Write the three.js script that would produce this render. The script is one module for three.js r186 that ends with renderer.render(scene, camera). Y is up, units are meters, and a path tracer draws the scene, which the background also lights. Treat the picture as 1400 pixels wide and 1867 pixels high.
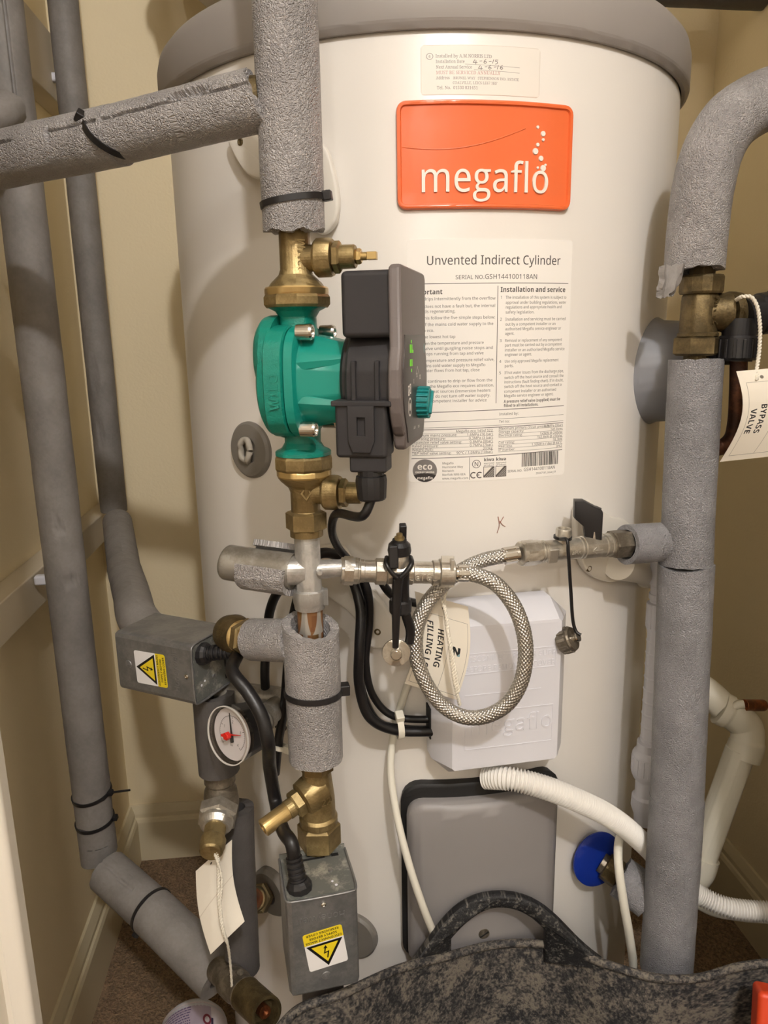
import * as THREE from 'three';
import { mergeGeometries, toCreasedNormals } from 'three/addons/utils/BufferGeometryUtils.js';
import { RoundedBoxGeometry } from 'three/addons/geometries/RoundedBoxGeometry.js';
import { TextGeometry } from 'three/addons/geometries/TextGeometry.js';
import { FontLoader } from 'three/addons/loaders/FontLoader.js';
import { ImprovedNoise } from 'three/addons/math/ImprovedNoise.js';

// ---------- camera, lamps, exposure ----------
const scene = new THREE.Scene();
scene.background = new THREE.Color(0x000000);
const EYE = 0.98, FPX = 1370, YAW = 5.9, PITCH = 13, ROLL = -1;
const camera = new THREE.PerspectiveCamera(2 * Math.atan(933.5 / FPX) * 180 / Math.PI, 1400 / 1867, 0.02, 20);
camera.position.set(0, EYE, 0);
{
  const y = YAW * Math.PI / 180, p = PITCH * Math.PI / 180, r = ROLL * Math.PI / 180;
  const f = new THREE.Vector3(Math.sin(y) * Math.cos(p), -Math.sin(p), -Math.cos(y) * Math.cos(p));
  const r0 = new THREE.Vector3(Math.cos(y), 0, Math.sin(y)), u0 = r0.clone().cross(f);
  camera.up.copy(u0.multiplyScalar(Math.cos(r)).addScaledVector(r0, -Math.sin(r)));
  camera.lookAt(f.add(camera.position));
  camera.updateMatrixWorld();
}
const renderer = new THREE.WebGLRenderer({ antialias: true });
renderer.toneMapping = THREE.LinearToneMapping;
renderer.toneMappingExposure = 1.0;
renderer.shadowMap.enabled = true;
renderer.shadowMap.type = THREE.PCFSoftShadowMap;
const LAMP = { pos: [0.205, 2.33, 1.0], color: 0xfffcfb, power: 6.1 };
const LAMP2 = { pos: [-0.4, 2.33, 2.5], color: 0xfffaf4, power: 2.3 };

// ---------- helpers ----------
const V = (x, y, z) => new THREE.Vector3(x, y, z);
const at = (px, py, z) => {                       // a pixel of the photograph and a room depth, to a point
  const p = V((px - 700) / 700, -(py - 933.5) / 933.5, 0.5).unproject(camera).sub(camera.position);
  return camera.position.clone().addScaledVector(p, -z / p.z);
};
const atY = (px, py, h) => {
  const p = V((px - 700) / 700, -(py - 933.5) / 933.5, 0.5).unproject(camera).sub(camera.position);
  return camera.position.clone().addScaledVector(p, (h - EYE) / p.y);
};
const CYL = { x: 0.151, z: -0.966, R: 0.29 };
const cylAt = (px, py, off = 0) => {              // where a pixel meets the tank: [angle, height]
  const d = V((px - 700) / 700, -(py - 933.5) / 933.5, 0.5).unproject(camera).sub(camera.position).normalize();
  const R = CYL.R + off, a = d.x * d.x + d.z * d.z, b = -2 * (d.x * CYL.x + d.z * CYL.z), c = CYL.x ** 2 + CYL.z ** 2 - R * R;
  const disc = Math.max(0, b * b - 4 * a * c), t = (-b - Math.sqrt(disc)) / (2 * a), p = camera.position.clone().addScaledVector(d, t);
  return { a: Math.atan2(p.x - CYL.x, p.z - CYL.z), y: p.y, p };
};
const onCyl = (a, y, off = 0) => V(CYL.x + Math.sin(a) * (CYL.R + off), y, CYL.z + Math.cos(a) * (CYL.R + off));
let seed = 7;
const rnd = () => { seed = (seed * 1664525 + 1013904223) >>> 0; return seed / 4294967296; };
const noise = new ImprovedNoise();
const nz = (x, y, z) => noise.noise(x + 31.7, y + 17.3, z + 9.1);

// ---------- textures ----------
function tileNoise(n, cells, s) {                 // periodic value noise, n x n
  const g = new Float32Array(cells * cells), out = new Float32Array(n * n);
  let q = s * 7919 + 13;
  for (let i = 0; i < g.length; i++) { q = (q * 1664525 + 1013904223) >>> 0; g[i] = q / 4294967296; }
  const sm = (t) => t * t * (3 - 2 * t);
  for (let y = 0; y < n; y++) for (let x = 0; x < n; x++) {
    const fx = x / n * cells, fy = y / n * cells, x0 = Math.floor(fx), y0 = Math.floor(fy), u = sm(fx - x0), v = sm(fy - y0);
    const x1 = (x0 + 1) % cells, y1 = (y0 + 1) % cells;
    out[y * n + x] = (g[y0 * cells + x0] * (1 - u) + g[y0 * cells + x1] * u) * (1 - v) + (g[y1 * cells + x0] * (1 - u) + g[y1 * cells + x1] * u) * v;
  }
  return out;
}
function fractal(n, list, s) {
  const out = new Float32Array(n * n); let tot = 0;
  list.forEach(([cells, w], i) => { const t = tileNoise(n, cells, s + i * 17); tot += w; for (let k = 0; k < out.length; k++) out[k] += t[k] * w; });
  for (let k = 0; k < out.length; k++) out[k] /= tot;
  return out;
}
function dataTex(n, f, rgb, metres) {             // f(k) -> value or [r,g,b] 0..255
  const d = new Uint8Array(n * n * 4);
  for (let k = 0; k < n * n; k++) { const v = f(k); if (Array.isArray(v)) { d[k * 4] = v[0]; d[k * 4 + 1] = v[1]; d[k * 4 + 2] = v[2]; } else d[k * 4] = d[k * 4 + 1] = d[k * 4 + 2] = v; d[k * 4 + 3] = 255; }
  const t = new THREE.DataTexture(d, n, n);
  t.wrapS = t.wrapT = THREE.RepeatWrapping; t.magFilter = THREE.LinearFilter; t.minFilter = THREE.LinearFilter;
  if (rgb) t.colorSpace = THREE.SRGBColorSpace;
  t.repeat.set(1 / metres, 1 / metres); t.needsUpdate = true;
  return t;
}
const clamp = (v, a = 0, b = 255) => Math.max(a, Math.min(b, v));
const mix = (a, b, t) => a + (b - a) * t;
const mixc = (a, b, t) => [mix(a[0], b[0], t), mix(a[1], b[1], t), mix(a[2], b[2], t)];
const foamF = fractal(512, [[28, 0.5], [56, 1], [110, 0.8]], 3);
const foamBump = dataTex(512, (k) => clamp(255 * (1 - Math.pow(Math.abs(foamF[k] - 0.5) * 2.6, 0.8))), false, 0.07);
const foamTone = fractal(256, [[4, 1], [9, 0.7], [30, 0.4], [90, 0.5]], 5);
const foamMap = (c, metres) => dataTex(256, (k) => { const v = 0.9 + (foamTone[k] - 0.5) * 0.26; return [clamp(c[0] * v), clamp(c[1] * v), clamp(c[2] * v)]; }, true, metres);
const softF = fractal(256, [[6, 1], [16, 0.6], [70, 0.25]], 11);
const softBump = dataTex(256, (k) => clamp(softF[k] * 255), false, 0.08);
const peelF = fractal(256, [[40, 1], [90, 0.5]], 21);
const peelBump = dataTex(256, (k) => clamp(peelF[k] * 255), false, 0.12);
const castF = fractal(256, [[20, 1], [60, 1], [120, 0.6]], 23);
const castBump = dataTex(256, (k) => clamp(castF[k] * 255), false, 0.03);
const patchF = fractal(256, [[3, 1], [7, 0.8], [20, 0.6], [60, 0.4]], 29);
const stain = (a, b, lo, hi, metres) => dataTex(256, (k) => mixc(a, b, Math.max(0, Math.min(1, (patchF[k] - lo) / (hi - lo)))), true, metres);
const carpetF = fractal(512, [[120, 1], [256, 1], [20, 0.35]], 37);

// ---------- materials ----------
const std = (color, rough, o = {}) => new THREE.MeshStandardMaterial({ color, roughness: rough, ...o });
const M = {
  tank: std(0xe9e4dd, 0.3, { bumpMap: peelBump, bumpScale: 0.00004 }),
  lid: std(0x9c9691, 0.5),
  orange: std(0xec6f3c, 0.28), letter: std(0xf4ece2, 0.4),
  foam: std(0xffffff, 0.34, { map: foamMap([182, 178, 177], 0.11), bumpMap: foamBump, bumpScale: 0.0015 }),
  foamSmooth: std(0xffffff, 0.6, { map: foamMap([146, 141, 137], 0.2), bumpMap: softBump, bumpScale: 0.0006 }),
  foamSlate: std(0xffffff, 0.36, { map: foamMap([160, 159, 162], 0.11), bumpMap: foamBump, bumpScale: 0.0012 }),
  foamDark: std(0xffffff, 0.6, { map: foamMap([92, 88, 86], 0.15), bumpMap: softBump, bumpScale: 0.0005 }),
  foamCut: std(0x6f6c6a, 0.9, { bumpMap: foamBump, bumpScale: 0.0008 }),
  brass: std(0xffffff, 0.42, { metalness: 0.75, map: stain([166, 147, 104], [130, 112, 76], 0.35, 0.7, 0.07), bumpMap: castBump, bumpScale: 0.00012 }),
  brassBright: std(0xcdb27a, 0.3, { metalness: 0.8 }),
  brassDull: std(0xffffff, 0.5, { metalness: 0.7, map: stain([118, 102, 70], [84, 72, 48], 0.35, 0.7, 0.06), bumpMap: castBump, bumpScale: 0.0002 }),
  nickel: std(0xffffff, 0.3, { metalness: 0.78, map: stain([208, 204, 195], [180, 173, 160], 0.4, 0.72, 0.05), bumpMap: castBump, bumpScale: 0.00008 }),
  nickelDull: std(0xffffff, 0.42, { metalness: 0.75, map: stain([150, 142, 128], [112, 104, 92], 0.4, 0.7, 0.06), bumpMap: castBump, bumpScale: 0.00015 }),
  silverPaint: std(0xffffff, 0.38, { metalness: 0.6, map: stain([196, 195, 192], [168, 166, 162], 0.4, 0.7, 0.07), bumpMap: softBump, bumpScale: 0.0005 }),
  silverPaintDull: std(0xffffff, 0.42, { metalness: 0.6, map: stain([160, 156, 148], [130, 124, 114], 0.4, 0.7, 0.07), bumpMap: softBump, bumpScale: 0.0004 }),
  steel: std(0xc9c5bd, 0.22, { metalness: 1 }),
  braid: std(0xbdbab4, 0.28, { metalness: 0.9 }),
  copper: std(0xffffff, 0.38, { metalness: 0.8, map: stain([168, 98, 58], [112, 66, 40], 0.35, 0.7, 0.05) }),
  copperDark: std(0xffffff, 0.5, { metalness: 0.55, map: stain([104, 66, 46], [66, 44, 34], 0.35, 0.7, 0.05) }),
  galv: std(0xffffff, 0.42, { metalness: 0.55, map: stain([142, 141, 140], [120, 120, 121], 0.35, 0.7, 0.05) }),
  galvWorn: std(0xffffff, 0.55, { metalness: 0.4, map: stain([118, 120, 116], [172, 170, 160], 0.52, 0.74, 0.045) }),
  green: std(0x128271, 0.36, { bumpMap: castBump, bumpScale: 0.00025 }), greenFine: std(0x158a7b, 0.3),
  black: std(0x1d1c1e, 0.42), blackMatt: std(0x2b292b, 0.62, { bumpMap: castBump, bumpScale: 0.00006 }), rubberCable: std(0x161517, 0.38, { bumpMap: softBump, bumpScale: 0.0003 }),
  bezel: std(0x6b6361, 0.5, { bumpMap: castBump, bumpScale: 0.00006 }),
  teal: std(0x1c8080, 0.35),
  white: std(0xdfdfe6, 0.36), whiteWarm: std(0xe9e4da, 0.38), pvc: std(0xe3ddcb, 0.4), conduit: std(0xefece6, 0.42),
  cream: std(0xe6e2d4, 0.55), panelGrey: std(0x8f8b8a, 0.42, { bumpMap: castBump, bumpScale: 0.00004 }), boss: std(0x78736c, 0.5), bossBlue: std(0x85868b, 0.42),
  blue: std(0x0f2c8a, 0.4), gasket: std(0x1a1a1b, 0.6),
  wall: std(0xfbebc6, 0.75, { bumpMap: peelBump, bumpScale: 0.00025 }), ceiling: std(0xefe9dd, 0.85),
  hall: std(0xd6cec0, 0.85), gloss: std(0xf0e9dc, 0.4), skirt: std(0xe4d7b6, 0.42), batten: std(0xd9cdb6, 0.5),
  carpet: new THREE.MeshStandardMaterial({ roughness: 0.95, map: dataTex(512, (k) => { const v = 0.9 + (carpetF[k] - 0.5) * 0.6; return [clamp(148 * v), clamp(122 * v), clamp(94 * v)]; }, true, 0.35), bumpMap: dataTex(512, (k) => clamp(carpetF[k] * 255), false, 0.35), bumpScale: 0.004 }),
  red: std(0xd2261c, 0.35), tin: std(0x3a3a3a, 0.5),
  string: std(0xe9e2d2, 0.8),
};
function canvasMat(w, h, draw, rough = 0.5, o = {}) {
  const c = document.createElement('canvas'); c.width = w; c.height = h;
  draw(c.getContext('2d'), w, h);
  const t = new THREE.CanvasTexture(c); t.colorSpace = THREE.SRGBColorSpace; t.anisotropy = 8;
  return new THREE.MeshStandardMaterial({ map: t, roughness: rough, ...o });
}

// ---------- geometry ----------
const clean = (g) => { const n = g.index ? g.toNonIndexed() : g; for (const k of Object.keys(n.attributes)) if (!['position', 'normal', 'uv'].includes(k)) n.deleteAttribute(k); if (!n.attributes.uv) n.setAttribute('uv', new THREE.BufferAttribute(new Float32Array(n.attributes.position.count * 2), 2)); n.morphAttributes = {}; return n; };
const join = (...gs) => { const l = gs.flat(3).filter(Boolean).map(clean); return l.length > 1 ? mergeGeometries(l) : l[0]; };
const basis = (O, X, Y) => { const x = X.clone().normalize(), z = x.clone().cross(Y).normalize(), y = z.clone().cross(x); return new THREE.Matrix4().makeBasis(x, y, z).setPosition(O); };
const put = (g, O, X, Y) => g.clone().applyMatrix4(basis(O, X, Y));
const along = (g, A, dir, hint) => {              // geometry built along +Y, sent to A along dir
  const y = dir.clone().normalize(); let h = hint ? hint.clone() : (Math.abs(y.y) < 0.9 ? V(0, 1, 0) : V(0, 0, 1));
  const z = h.addScaledVector(y, -h.dot(y)).normalize(), x = y.clone().cross(z);
  return g.applyMatrix4(new THREE.Matrix4().makeBasis(x, y, z).setPosition(A));
};
const X1 = V(1, 0, 0), Y1 = V(0, 1, 0), Z1 = V(0, 0, 1);
// turned shape: profile of [distance along, radius]
function lathe(profile, A, dir, seg = 36, crease = 0.5, hint) {
  const g = new THREE.LatheGeometry(profile.map(([t, r]) => new THREE.Vector2(Math.max(r, 0.00001), t)), seg);
  const uv = g.attributes.uv, p = g.attributes.position;
  for (let i = 0; i < p.count; i++) { const r = Math.hypot(p.getX(i), p.getZ(i)); uv.setXY(i, uv.getX(i) * Math.PI * 2 * Math.max(r, 0.006), p.getY(i) + r); }
  return along(toCreasedNormals(g, crease), A, dir, hint);
}
const tube = (A, B, r, seg = 28, cap = 0.0006) => { const d = B.clone().sub(A), L = d.length(); return lathe([[0, 0], [0, r - cap], [cap, r], [L - cap, r], [L, r - cap], [L, 0]], A, d, seg); };
const hollow = (A, B, r, ri, deep, seg = 32) => { const d = B.clone().sub(A), L = d.length(); return lathe([[deep, 0], [deep, ri], [0, ri], [0, r - 0.0006], [0.0006, r], [L - 0.0006, r], [L, r - 0.0006], [L, ri], [L - deep, ri], [L - deep, 0]], A, d, seg); };
const hex = (A, dir, t0, t1, r, n = 6, hint, c = 0.0014) => lathe([[t0, 0], [t0, r * 0.86], [t0 + c, r], [t1 - c, r], [t1, r * 0.86], [t1, 0]], A, dir, n, 0.3, hint);
function rbox(w, h, d, r = 0.002, s = 3) { return new RoundedBoxGeometry(w, h, d, s, Math.min(r, w / 2.01, h / 2.01, d / 2.01)); }
function frames(curve, n, hint) {
  const out = []; let N = null;
  for (let i = 0; i <= n; i++) {
    const t = i / n, p = curve.getPointAt(t), T = curve.getTangentAt(t).normalize();
    if (!N) { N = (hint || (Math.abs(T.y) < 0.8 ? V(0, 1, 0) : V(0, 0, 1))).clone(); }
    N = N.clone().addScaledVector(T, -N.dot(T)).normalize();
    out.push({ p, T, N, B: T.clone().cross(N) });
  }
  return out;
}
// tube swept along points; r is a number or r(t, angle, metres); hollow ends when inner is given
function sweep(pts, { r = 0.01, n = 40, m = 28, inner = 0, deep = 0.03, hint, caps = true, endFn, uvr } = {}) {
  const curve = pts.length === 2 ? new THREE.LineCurve3(pts[0], pts[1]) : new THREE.CatmullRomCurve3(pts, false, 'centripetal');
  curve.arcLengthDivisions = 400;
  const L = curve.getLength(), fr = frames(curve, n, hint), rf = typeof r === 'function' ? r : () => r, r0 = uvr || rf(0.5, 0, L / 2);
  const pos = [], uv = [], idx = [];
  for (let i = 0; i <= n; i++) {
    const f = fr[i], t = i / n;
    for (let j = 0; j <= m; j++) {
      const a = (j % m) / m * Math.PI * 2, R = rf(t, a, t * L), e = endFn ? endFn(t, a) : 0;
      const q = f.p.clone().addScaledVector(f.N, Math.cos(a) * R).addScaledVector(f.B, Math.sin(a) * R).addScaledVector(f.T, e);
      pos.push(q.x, q.y, q.z); uv.push(j / m * Math.PI * 2 * r0, t * L);
    }
  }
  const w = m + 1;
  for (let i = 0; i < n; i++) for (let j = 0; j < m; j++) { const a = i * w + j; idx.push(a, a + 1, a + w, a + 1, a + w + 1, a + w); }
  const g = new THREE.BufferGeometry();
  g.setAttribute('position', new THREE.Float32BufferAttribute(pos, 3)); g.setAttribute('uv', new THREE.Float32BufferAttribute(uv, 2)); g.setIndex(idx);
  g.computeVertexNormals();
  const nn = g.attributes.normal;
  for (let i = 0; i <= n; i++) { const a = i * w, b = a + m, v = V(nn.getX(a) + nn.getX(b), nn.getY(a) + nn.getY(b), nn.getZ(a) + nn.getZ(b)).normalize(); nn.setXYZ(a, v.x, v.y, v.z); nn.setXYZ(b, v.x, v.y, v.z); }
  const list = [g];
  if (caps) for (const [i, s] of [[0, -1], [n, 1]]) {
    const f = fr[i], ring = []; for (let j = 0; j < m; j++) ring.push(V(pos[(i * w + j) * 3], pos[(i * w + j) * 3 + 1], pos[(i * w + j) * 3 + 2]));
    const cp = [], tri = (a, b, c) => { const l = s > 0 ? [a, b, c] : [a, c, b]; for (const q of l) cp.push(q.x, q.y, q.z); };
    const ends = [];
    if (inner) {
      const t = s > 0 ? 1 : 0;
      const ir = ring.map((q, j) => { const a = j / m * Math.PI * 2, e = endFn ? endFn(t, a) : 0; return f.p.clone().addScaledVector(f.N, Math.cos(a) * inner).addScaledVector(f.B, Math.sin(a) * inner).addScaledVector(f.T, e); });
      const dr = ir.map((q) => q.clone().addScaledVector(f.T, -s * deep)), c = f.p.clone().addScaledVector(f.T, -s * deep);
      for (let j = 0; j < m; j++) { const k = (j + 1) % m; tri(ring[j], ring[k], ir[j]); tri(ring[k], ir[k], ir[j]); tri(ir[j], ir[k], dr[j]); tri(ir[k], dr[k], dr[j]); tri(dr[j], dr[k], c); }
    } else for (let j = 0; j < m; j++) tri(ring[j], ring[(j + 1) % m], f.p);
    const cg = new THREE.BufferGeometry(); cg.setAttribute('position', new THREE.Float32BufferAttribute(cp, 3));
    const cu = []; for (let k = 0; k < cp.length; k += 3) cu.push(cp[k] + cp[k + 1], cp[k + 2] + cp[k + 1] * 0.5); cg.setAttribute('uv', new THREE.Float32BufferAttribute(cu, 2)); cg.computeVertexNormals();
    list.push(cg);
  }
  return join(list);
}
// plate with rounded corners built up through [inset, height] steps, gridded so that it can be bent
function slab(w, h, r, prof, { nx = 10, ny = 8, k = 5 } = {}) {
  const grid = (s) => {
    const W = w / 2 - s, H = h / 2 - s, q = Math.max(r - s, 0.0003), rows = [];
    for (let i = 0; i <= k; i++) { const a = i / k * Math.PI / 2; rows.push([W - q + Math.sin(a) * q, H - q + Math.cos(a) * q]); }
    for (let i = 1; i < ny; i++) rows.push([W, mix(H - q, -H + q, i / ny)]);
    for (let i = 0; i <= k; i++) { const a = i / k * Math.PI / 2; rows.push([W - q + Math.cos(a) * q, -H + q - Math.sin(a) * q]); }
    return rows.map(([x, y]) => Array.from({ length: nx + 1 }, (_, i) => [mix(-x, x, i / nx), y]));
  };
  const per = (g) => { const R = g.length - 1, o = []; for (let i = 0; i < nx; i++) o.push(g[0][i]); for (let j = 0; j < R; j++) o.push(g[j][nx]); for (let i = nx; i > 0; i--) o.push(g[R][i]); for (let j = R; j > 0; j--) o.push(g[j][0]); return o; };
  const pos = [], uv = [], P = (p, z) => { pos.push(p[0], p[1], z); uv.push(p[0] / w + 0.5, p[1] / h + 0.5); };
  for (let i = 0; i + 1 < prof.length; i++) {
    const a = per(grid(prof[i][0])), b = per(grid(prof[i + 1][0])), za = prof[i][1], zb = prof[i + 1][1];
    for (let j = 0; j < a.length; j++) { const n = (j + 1) % a.length; P(a[j], za); P(b[j], zb); P(a[n], za); P(a[n], za); P(b[j], zb); P(b[n], zb); }
  }
  const [s, z] = prof[prof.length - 1], g = grid(s);
  for (let j = 0; j + 1 < g.length; j++) for (let i = 0; i < nx; i++) { P(g[j][i], z); P(g[j + 1][i], z); P(g[j][i + 1], z); P(g[j][i + 1], z); P(g[j + 1][i], z); P(g[j + 1][i + 1], z); }
  const o = new THREE.BufferGeometry(); o.setAttribute('position', new THREE.Float32BufferAttribute(pos, 3)); o.setAttribute('uv', new THREE.Float32BufferAttribute(uv, 2));
  return toCreasedNormals(o, 0.6);
}
function bend(g, a0, y0, off = 0, crease = 0.6) {  // wraps a flat geometry (x right, y up, z out) round the tank
  const o = clean(g.clone()), p = o.attributes.position;
  for (let i = 0; i < p.count; i++) { const q = onCyl(a0 + p.getX(i) / CYL.R, y0 + p.getY(i), p.getZ(i) + off); p.setXYZ(i, q.x, q.y, q.z); }
  return toCreasedNormals(o, crease);
}
const fonts = {};
for (const f of ['sans_regular', 'sans_bold', 'serif_regular']) fonts[f] = await new FontLoader().loadAsync(`fonts/droid/droid_${f}.typeface.json`);
function text(s, size, depth, font = 'sans_regular', curve = 4) {
  const g = new TextGeometry(s, { font: fonts[font], size, depth, curveSegments: curve, bevelEnabled: false });
  g.computeBoundingBox(); const b = g.boundingBox; g.translate(-(b.min.x + b.max.x) / 2, -(b.min.y + b.max.y) / 2, 0);
  return g;
}
const extrude = (shape, depth, bevel = 0.001, cs = 8) => { const g = new THREE.ExtrudeGeometry(shape, { depth: depth - 2 * bevel, bevelEnabled: bevel > 0, bevelThickness: bevel, bevelSize: bevel, bevelSegments: 3, curveSegments: cs }); g.translate(0, 0, bevel); return toCreasedNormals(clean(g), 0.5); };
// loft of rings (arrays of points, all the same length)
function loft(rings, { closed = true, caps = true, crease = 0.6 } = {}) {
  const pos = [], m = rings[0].length, tri = (a, b, c) => { for (const q of [a, b, c]) pos.push(q.x, q.y, q.z); };
  for (let i = 0; i + 1 < rings.length; i++) for (let j = 0; j < (closed ? m : m - 1); j++) { const k = (j + 1) % m, a = rings[i], b = rings[i + 1]; tri(a[j], a[k], b[j]); tri(a[k], b[k], b[j]); }
  if (caps) for (const [r, s] of [[rings[0], -1], [rings[rings.length - 1], 1]]) { const c = r.reduce((q, p) => q.add(p), V(0, 0, 0)).divideScalar(m); for (let j = 0; j < m; j++) { const k = (j + 1) % m; s > 0 ? tri(r[j], r[k], c) : tri(r[k], r[j], c); } }
  const g = new THREE.BufferGeometry(); g.setAttribute('position', new THREE.Float32BufferAttribute(pos, 3));
  const uv = []; for (let k = 0; k < pos.length; k += 3) uv.push(pos[k] + pos[k + 2], pos[k + 1] + pos[k + 2] * 0.5); g.setAttribute('uv', new THREE.Float32BufferAttribute(uv, 2));
  return toCreasedNormals(g, crease);
}
// curved sheet from a grid function (u, v in 0..1) with thickness
function sheet(fn, nu, nv, th, us = 1) {
  const P = [], N = [], d = 1e-3;
  for (let j = 0; j <= nv; j++) for (let i = 0; i <= nu; i++) {
    const u = i / nu, v = j / nv, p = fn(u, v), a = fn(u + d, v).sub(fn(u - d, v)), b = fn(u, v + d).sub(fn(u, v - d)), n = a.cross(b).normalize();
    P.push(p); N.push(n);
  }
  const pos = [], uv = [], w = nu + 1, put2 = (k, s) => { const q = P[k].clone().addScaledVector(N[k], s * th / 2); pos.push(q.x, q.y, q.z); const i = k % w, j = (k - i) / w; uv.push(i / nu * us, j / nv * us); };
  for (const s of [1, -1]) for (let j = 0; j < nv; j++) for (let i = 0; i < nu; i++) { const a = j * w + i; for (const k of s > 0 ? [a, a + 1, a + w, a + 1, a + w + 1, a + w] : [a, a + w, a + 1, a + 1, a + w, a + w + 1]) put2(k, s); }
  const edge = []; for (let i = 0; i < nu; i++) edge.push([i, i + 1]); for (let j = 0; j < nv; j++) edge.push([j * w + nu, (j + 1) * w + nu]); for (let i = nu; i > 0; i--) edge.push([nv * w + i, nv * w + i - 1]); for (let j = nv; j > 0; j--) edge.push([j * w, (j - 1) * w]);
  for (const [a, b] of edge) { put2(a, 1); put2(a, -1); put2(b, 1); put2(b, 1); put2(a, -1); put2(b, -1); }
  const g = new THREE.BufferGeometry(); g.setAttribute('position', new THREE.Float32BufferAttribute(pos, 3)); g.setAttribute('uv', new THREE.Float32BufferAttribute(uv, 2));
  return toCreasedNormals(g, 0.6);
}

// ---------- objects ----------
const used = {};
const numbered = (n) => { const k = used[n] = (used[n] ?? -1) + 1; return k ? `${n}_${String(k).padStart(3, '0')}` : n; };
const things = [];
function thing(name, label, category, group) {
  const o = new THREE.Group(); o.name = numbered(name); o.userData = { label, category }; if (group) o.userData.group = group;
  scene.add(o); things.push(o); return o;
}
function part(parent, name, geo, mat, label) {
  const m = new THREE.Mesh(Array.isArray(geo) ? join(geo) : geo, mat); m.name = numbered(name); if (label) m.userData.label = label; parent.add(m); return m;
}
function solo(name, geo, mat, label, category, group) {
  const m = new THREE.Mesh(Array.isArray(geo) ? join(geo) : geo, mat); m.name = numbered(name); m.userData = { label, category }; if (group) m.userData.group = group;
  scene.add(m); things.push(m); return m;
}
function struct(name, geo, mat, parent) {
  const m = new THREE.Mesh(Array.isArray(geo) ? join(geo) : geo, mat); m.name = numbered(name);
  if (parent) parent.add(m); else { m.userData.kind = 'structure'; scene.add(m); }
  return m;
}
const bx = (x0, x1, y0, y1, z0, z1) => { const g = new THREE.BoxGeometry(x1 - x0, y1 - y0, z1 - z0).translate((x0 + x1) / 2, (y0 + y1) / 2, (z0 + z1) / 2), p = g.attributes.position, n = g.attributes.normal, u = g.attributes.uv; for (let i = 0; i < p.count; i++) { const ax = Math.abs(n.getX(i)), ay = Math.abs(n.getY(i)); u.setXY(i, ax > 0.5 ? p.getZ(i) : p.getX(i), ay > 0.5 ? p.getZ(i) : p.getY(i)); } return g; };

// ---------- the setting: an airing cupboard opening off a hall ----------
const WL = -0.365, WR = 0.71, WB = -1.33, TOP = 2.46, WF = -0.5;
struct('floor', bx(-1.5, 1.9, -0.1, 0, -1.45, 3.2), M.carpet);
struct('ceiling', bx(-1.5, 1.9, TOP, TOP + 0.1, -1.45, 3.2), M.ceiling);
struct('wall_left', bx(WL - 0.1, WL, 0, TOP, -1.45, WF - 0.015), M.wall);
struct('wall_right', bx(WR, WR + 0.1, 0, TOP, -1.45, WF - 0.015), M.wall);
struct('wall_back', bx(WL, WR, 0, TOP, WB - 0.1, WB), M.wall);
struct('wall_front', [bx(-1.5, -0.29, 0, TOP, WF - 0.015, WF + 0.08), bx(0.46, 1.9, 0, TOP, WF - 0.015, WF + 0.08), bx(-0.29, 0.46, 2.03, TOP, WF - 0.015, WF + 0.08)], M.hall);
struct('wall_hall_left', bx(-1.5, -1.3, 0, TOP, WF + 0.08, 3.2), M.hall);
struct('wall_hall_right', bx(1.7, 1.9, 0, TOP, WF + 0.08, 3.2), M.hall);
struct('wall_hall_back', bx(-1.3, 1.7, 0, TOP, 3.0, 3.2), M.hall);
{ // door lining with a rounded front edge
  const s = new THREE.Shape(); s.moveTo(-0.29, WF - 0.015); s.lineTo(-0.225, WF - 0.015); s.lineTo(-0.225, WF - 0.004); s.quadraticCurveTo(-0.2255, WF, -0.23, WF + 0.0005); s.lineTo(-0.2385, WF + 0.001); s.lineTo(-0.241, WF - 0.004); s.lineTo(-0.244, WF - 0.002); s.lineTo(-0.25, WF + 0.085); s.lineTo(-0.29, WF + 0.085);
  const g = new THREE.ExtrudeGeometry(s, { depth: 2.03, bevelEnabled: false }); g.rotateX(Math.PI / 2).translate(0, 2.03, 0);
  const p = g.attributes.position; for (let i = 0; i < p.count; i++) p.setZ(i, p.getZ(i)); struct('trim_1', clean(g), M.gloss);
}
// skirting: stepped profile, swept along the foot of a wall
function skirting(name, A, B, inward) {
  const prof = [[0, 0], [0.016, 0], [0.016, 0.082], [0.0135, 0.088], [0.0105, 0.09], [0.0105, 0.098], [0.007, 0.106], [0.004, 0.112], [0, 0.113]];
  const rings = [A, B].map((P) => prof.map(([d, y]) => P.clone().addScaledVector(inward, d).add(V(0, y, 0))));
  struct(name, loft(rings, { crease: 0.3 }), M.skirt);
}
skirting('baseboard_left', V(WL, 0, WF - 0.015), V(WL, 0, WB), V(1, 0, 0));
skirting('baseboard_back', V(WL, 0, WB), V(WR, 0, WB), V(0, 0, 1));
skirting('baseboard_right', V(WR, 0, WB), V(WR, 0, WF - 0.015), V(-1, 0, 0));
solo('shelf_batten', rbox(0.03, 0.046, WF - 0.02 - WB, 0.002).translate(WL + 0.015, 0.685, (WF - 0.02 + WB) / 2), M.batten, 'cream painted wooden batten fixed low along the left wall behind the front grey pipe', 'batten', 'wall battens');
solo('shelf_batten', rbox(0.03, 0.09, 0.56, 0.002).translate(WL + 0.015, 1.3645, WB + 0.28), M.batten, 'cream painted batten high in the back left corner above the sloping insulated branch', 'batten', 'wall battens');
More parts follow.
